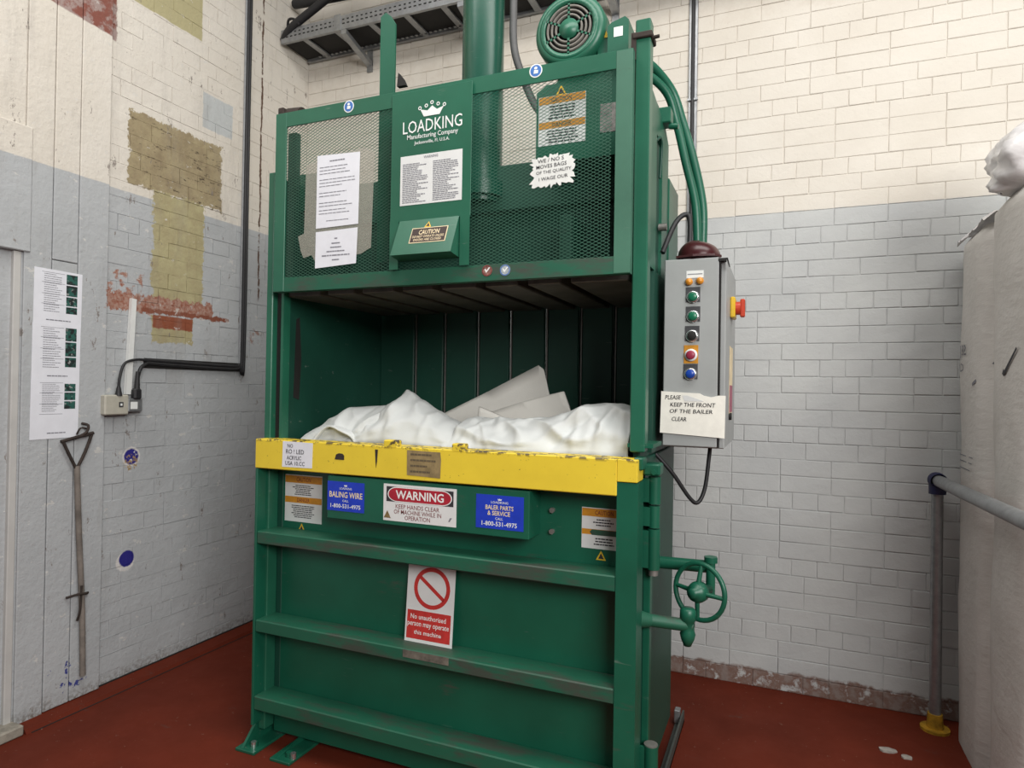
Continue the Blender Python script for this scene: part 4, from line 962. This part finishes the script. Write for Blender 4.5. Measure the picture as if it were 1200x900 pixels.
# ============================================================ FOAM PACKS on the right
def pack(name, cx, cy, hx_, hy, z1, seed, label):
    mb = MB(); n1, nz_ = 48, 56; vs = []
    for k in range(nz_+1):
        z = z1*k/nz_
        tp = 1.0
        if z > z1-.05: tp = 1-.10*((z-(z1-.05))/.05)**2
        for i in range(n1):
            t = 2*PI*i/n1; c_, s_ = math.cos(t), math.sin(t); e_ = .42
            px = math.copysign(abs(c_)**e_, c_); py = math.copysign(abs(s_)**e_, s_)
            q_ = Vector((px*2, py*2.5+z*.9, z*2.2+seed))
            d_ = .012*noise.noise(q_)+.006*noise.noise(Vector((px*3, py*9+z*7, z*3+seed)))
            vs.append((cx+px*(hx_*tp+d_*.7), cy+py*(hy*tp+d_*.6), z))
    mb.add(vs, [(k*n1+i, k*n1+(i+1) % n1, (k+1)*n1+(i+1) % n1, (k+1)*n1+i) for k in range(nz_) for i in range(n1)], True)
    mb.add(vs[-n1:], [tuple(range(n1))]); mb.add(vs[:n1], [tuple(reversed(range(n1)))])
    return mb.build(name, WRAP, None, label, 'foam pack', 'foam packs by the rail')
p1 = pack('foam_pack', 1.03, 3.285, .30, .232, 2.20, 2.0, 'tall wrapped foam pack against the back wall, with handwritten marks')
p2 = pack('foam_pack', 1.03, 2.80, .30, .245, 2.225, 8.0, 'tall wrapped foam pack nearest the camera, white bag on top')
q = Plane((.7235, 0, 0), (0, -1, 0), (0, 0, 1), (-1, 0, 0))
def on_pack(mb, cx, cy, hx_, hy, seed):
    for i, p in enumerate(mb.v):
        y, z = p[1], p[2]; py = max(-.999, min(.999, (y-cy)/hy)); px = -(1-abs(py)**(2/.42))**.21
        d_ = .012*noise.noise(Vector((px*2, py*2.5+z*.9, z*2.2+seed)))+.006*noise.noise(Vector((px*3, py*9+z*7, z*3+seed)))
        mb.v[i] = (cx+px*(hx_+d_*.7)-.003-(.7235-p[0])*.2, y, z)
    return mb
m_ = write(MB(), q, 'J82', -3.40, -3.31, 1.665, 1.725, .003, .0, tilt=0); write(m_, q, 'ID', -3.40, -3.35, 1.61, 1.645, .003)
flat(m_, q, [(-3.20, 1.545), (-3.18, 1.555), (-3.08, 1.635), (-3.085, 1.64), (-3.185, 1.565), (-3.20, 1.557)], .001, .003)
for b in (1.245, 1.22, 1.19): flat(m_, q, rect(-3.42, -3.22+(b-1.22)*.6, b, b+.004), .001, .003)
on_pack(m_, 1.03, 3.285, .30, .232, 2.0).build('marker_writing', INKG, p1)
m_ = flat(MB(), q, [(-2.82, 1.585), (-2.80, 1.575), (-2.68, 1.665), (-2.685, 1.672), (-2.795, 1.595), (-2.81, 1.603)], .001, .004)
on_pack(m_, 1.03, 2.80, .30, .245, 8.0).build('marker_tick', INK, p2)
# plastic flap on the rear pack and bag on the front pack
def blob(name, c, rad, mat, seed, label, cat, amp=.3, zmin=0):
    bm = bmesh.new(); bmesh.ops.create_icosphere(bm, subdivisions=5, radius=1)
    for v in bm.verts:
        d = v.co.normalized(); k = noise.noise(d*1.6+Vector((seed, 0, 0)))
        rg = 1-abs(noise.noise(d*3.1+Vector((0, seed, 0))))*2; rg2 = 1-abs(noise.noise(d*7+Vector((0, 0, seed))))*2
        s_ = 1+amp*k+amp*.35*rg+amp*.12*rg2
        v.co = Vector((c[0]+d.x*rad[0]*s_, c[1]+d.y*rad[1]*s_, max(c[2]+d.z*rad[2]*s_, zmin)))
    return MB().bm(bm, True).build(name, mat, None, label, cat)
blob('plastic_bag', (1.00, 2.80, 2.335), (.28, .23, .20), FILM, 4.0, 'crumpled white plastic bag on top of the front foam pack', 'bag', .30, 2.227)
fm = MB(); vs = []
for i in range(21):
    for j in range(9):
        a = i/20; b = j/8
        vs.append((.728+.32*b, 3.49-.42*a, 2.212-(.035 if j == 0 else 0)+.012*noise.noise(Vector((a*6, b*5, 3)))+.028*abs(noise.noise(Vector((a*9, b*7, 9))))+(.02*(1-b)*a)))
fm.add(vs, [(i*9+j, (i+1)*9+j, (i+1)*9+j+1, i*9+j+1) for i in range(20) for j in range(8)], True)
fm.build('plastic_film', FILM, None, 'strip of clear plastic film on top of the rear foam pack', 'plastic film')
# scraps on the floor
SC = plain('pale_scrap', (.42, .38, .34), .8, 0, .2, 40)
for k, (x_, y_, s_, lb) in enumerate(((.495, 3.136, .03, 'small pale scrap on the red floor nearest the rail'), (.43, 3.163, .045, 'flattened pale scrap on the red floor left of the other scrap'))):
    poly = [(x_+s_*math.cos(t)*random.uniform(.6, 1), y_+s_*.7*math.sin(t)*random.uniform(.6, 1)) for t in [2*PI*i/9 for i in range(9)]]
    MB().prism(poly, 2, 0.0, .006).build('floor_scrap', SC, None, lb, 'scrap')
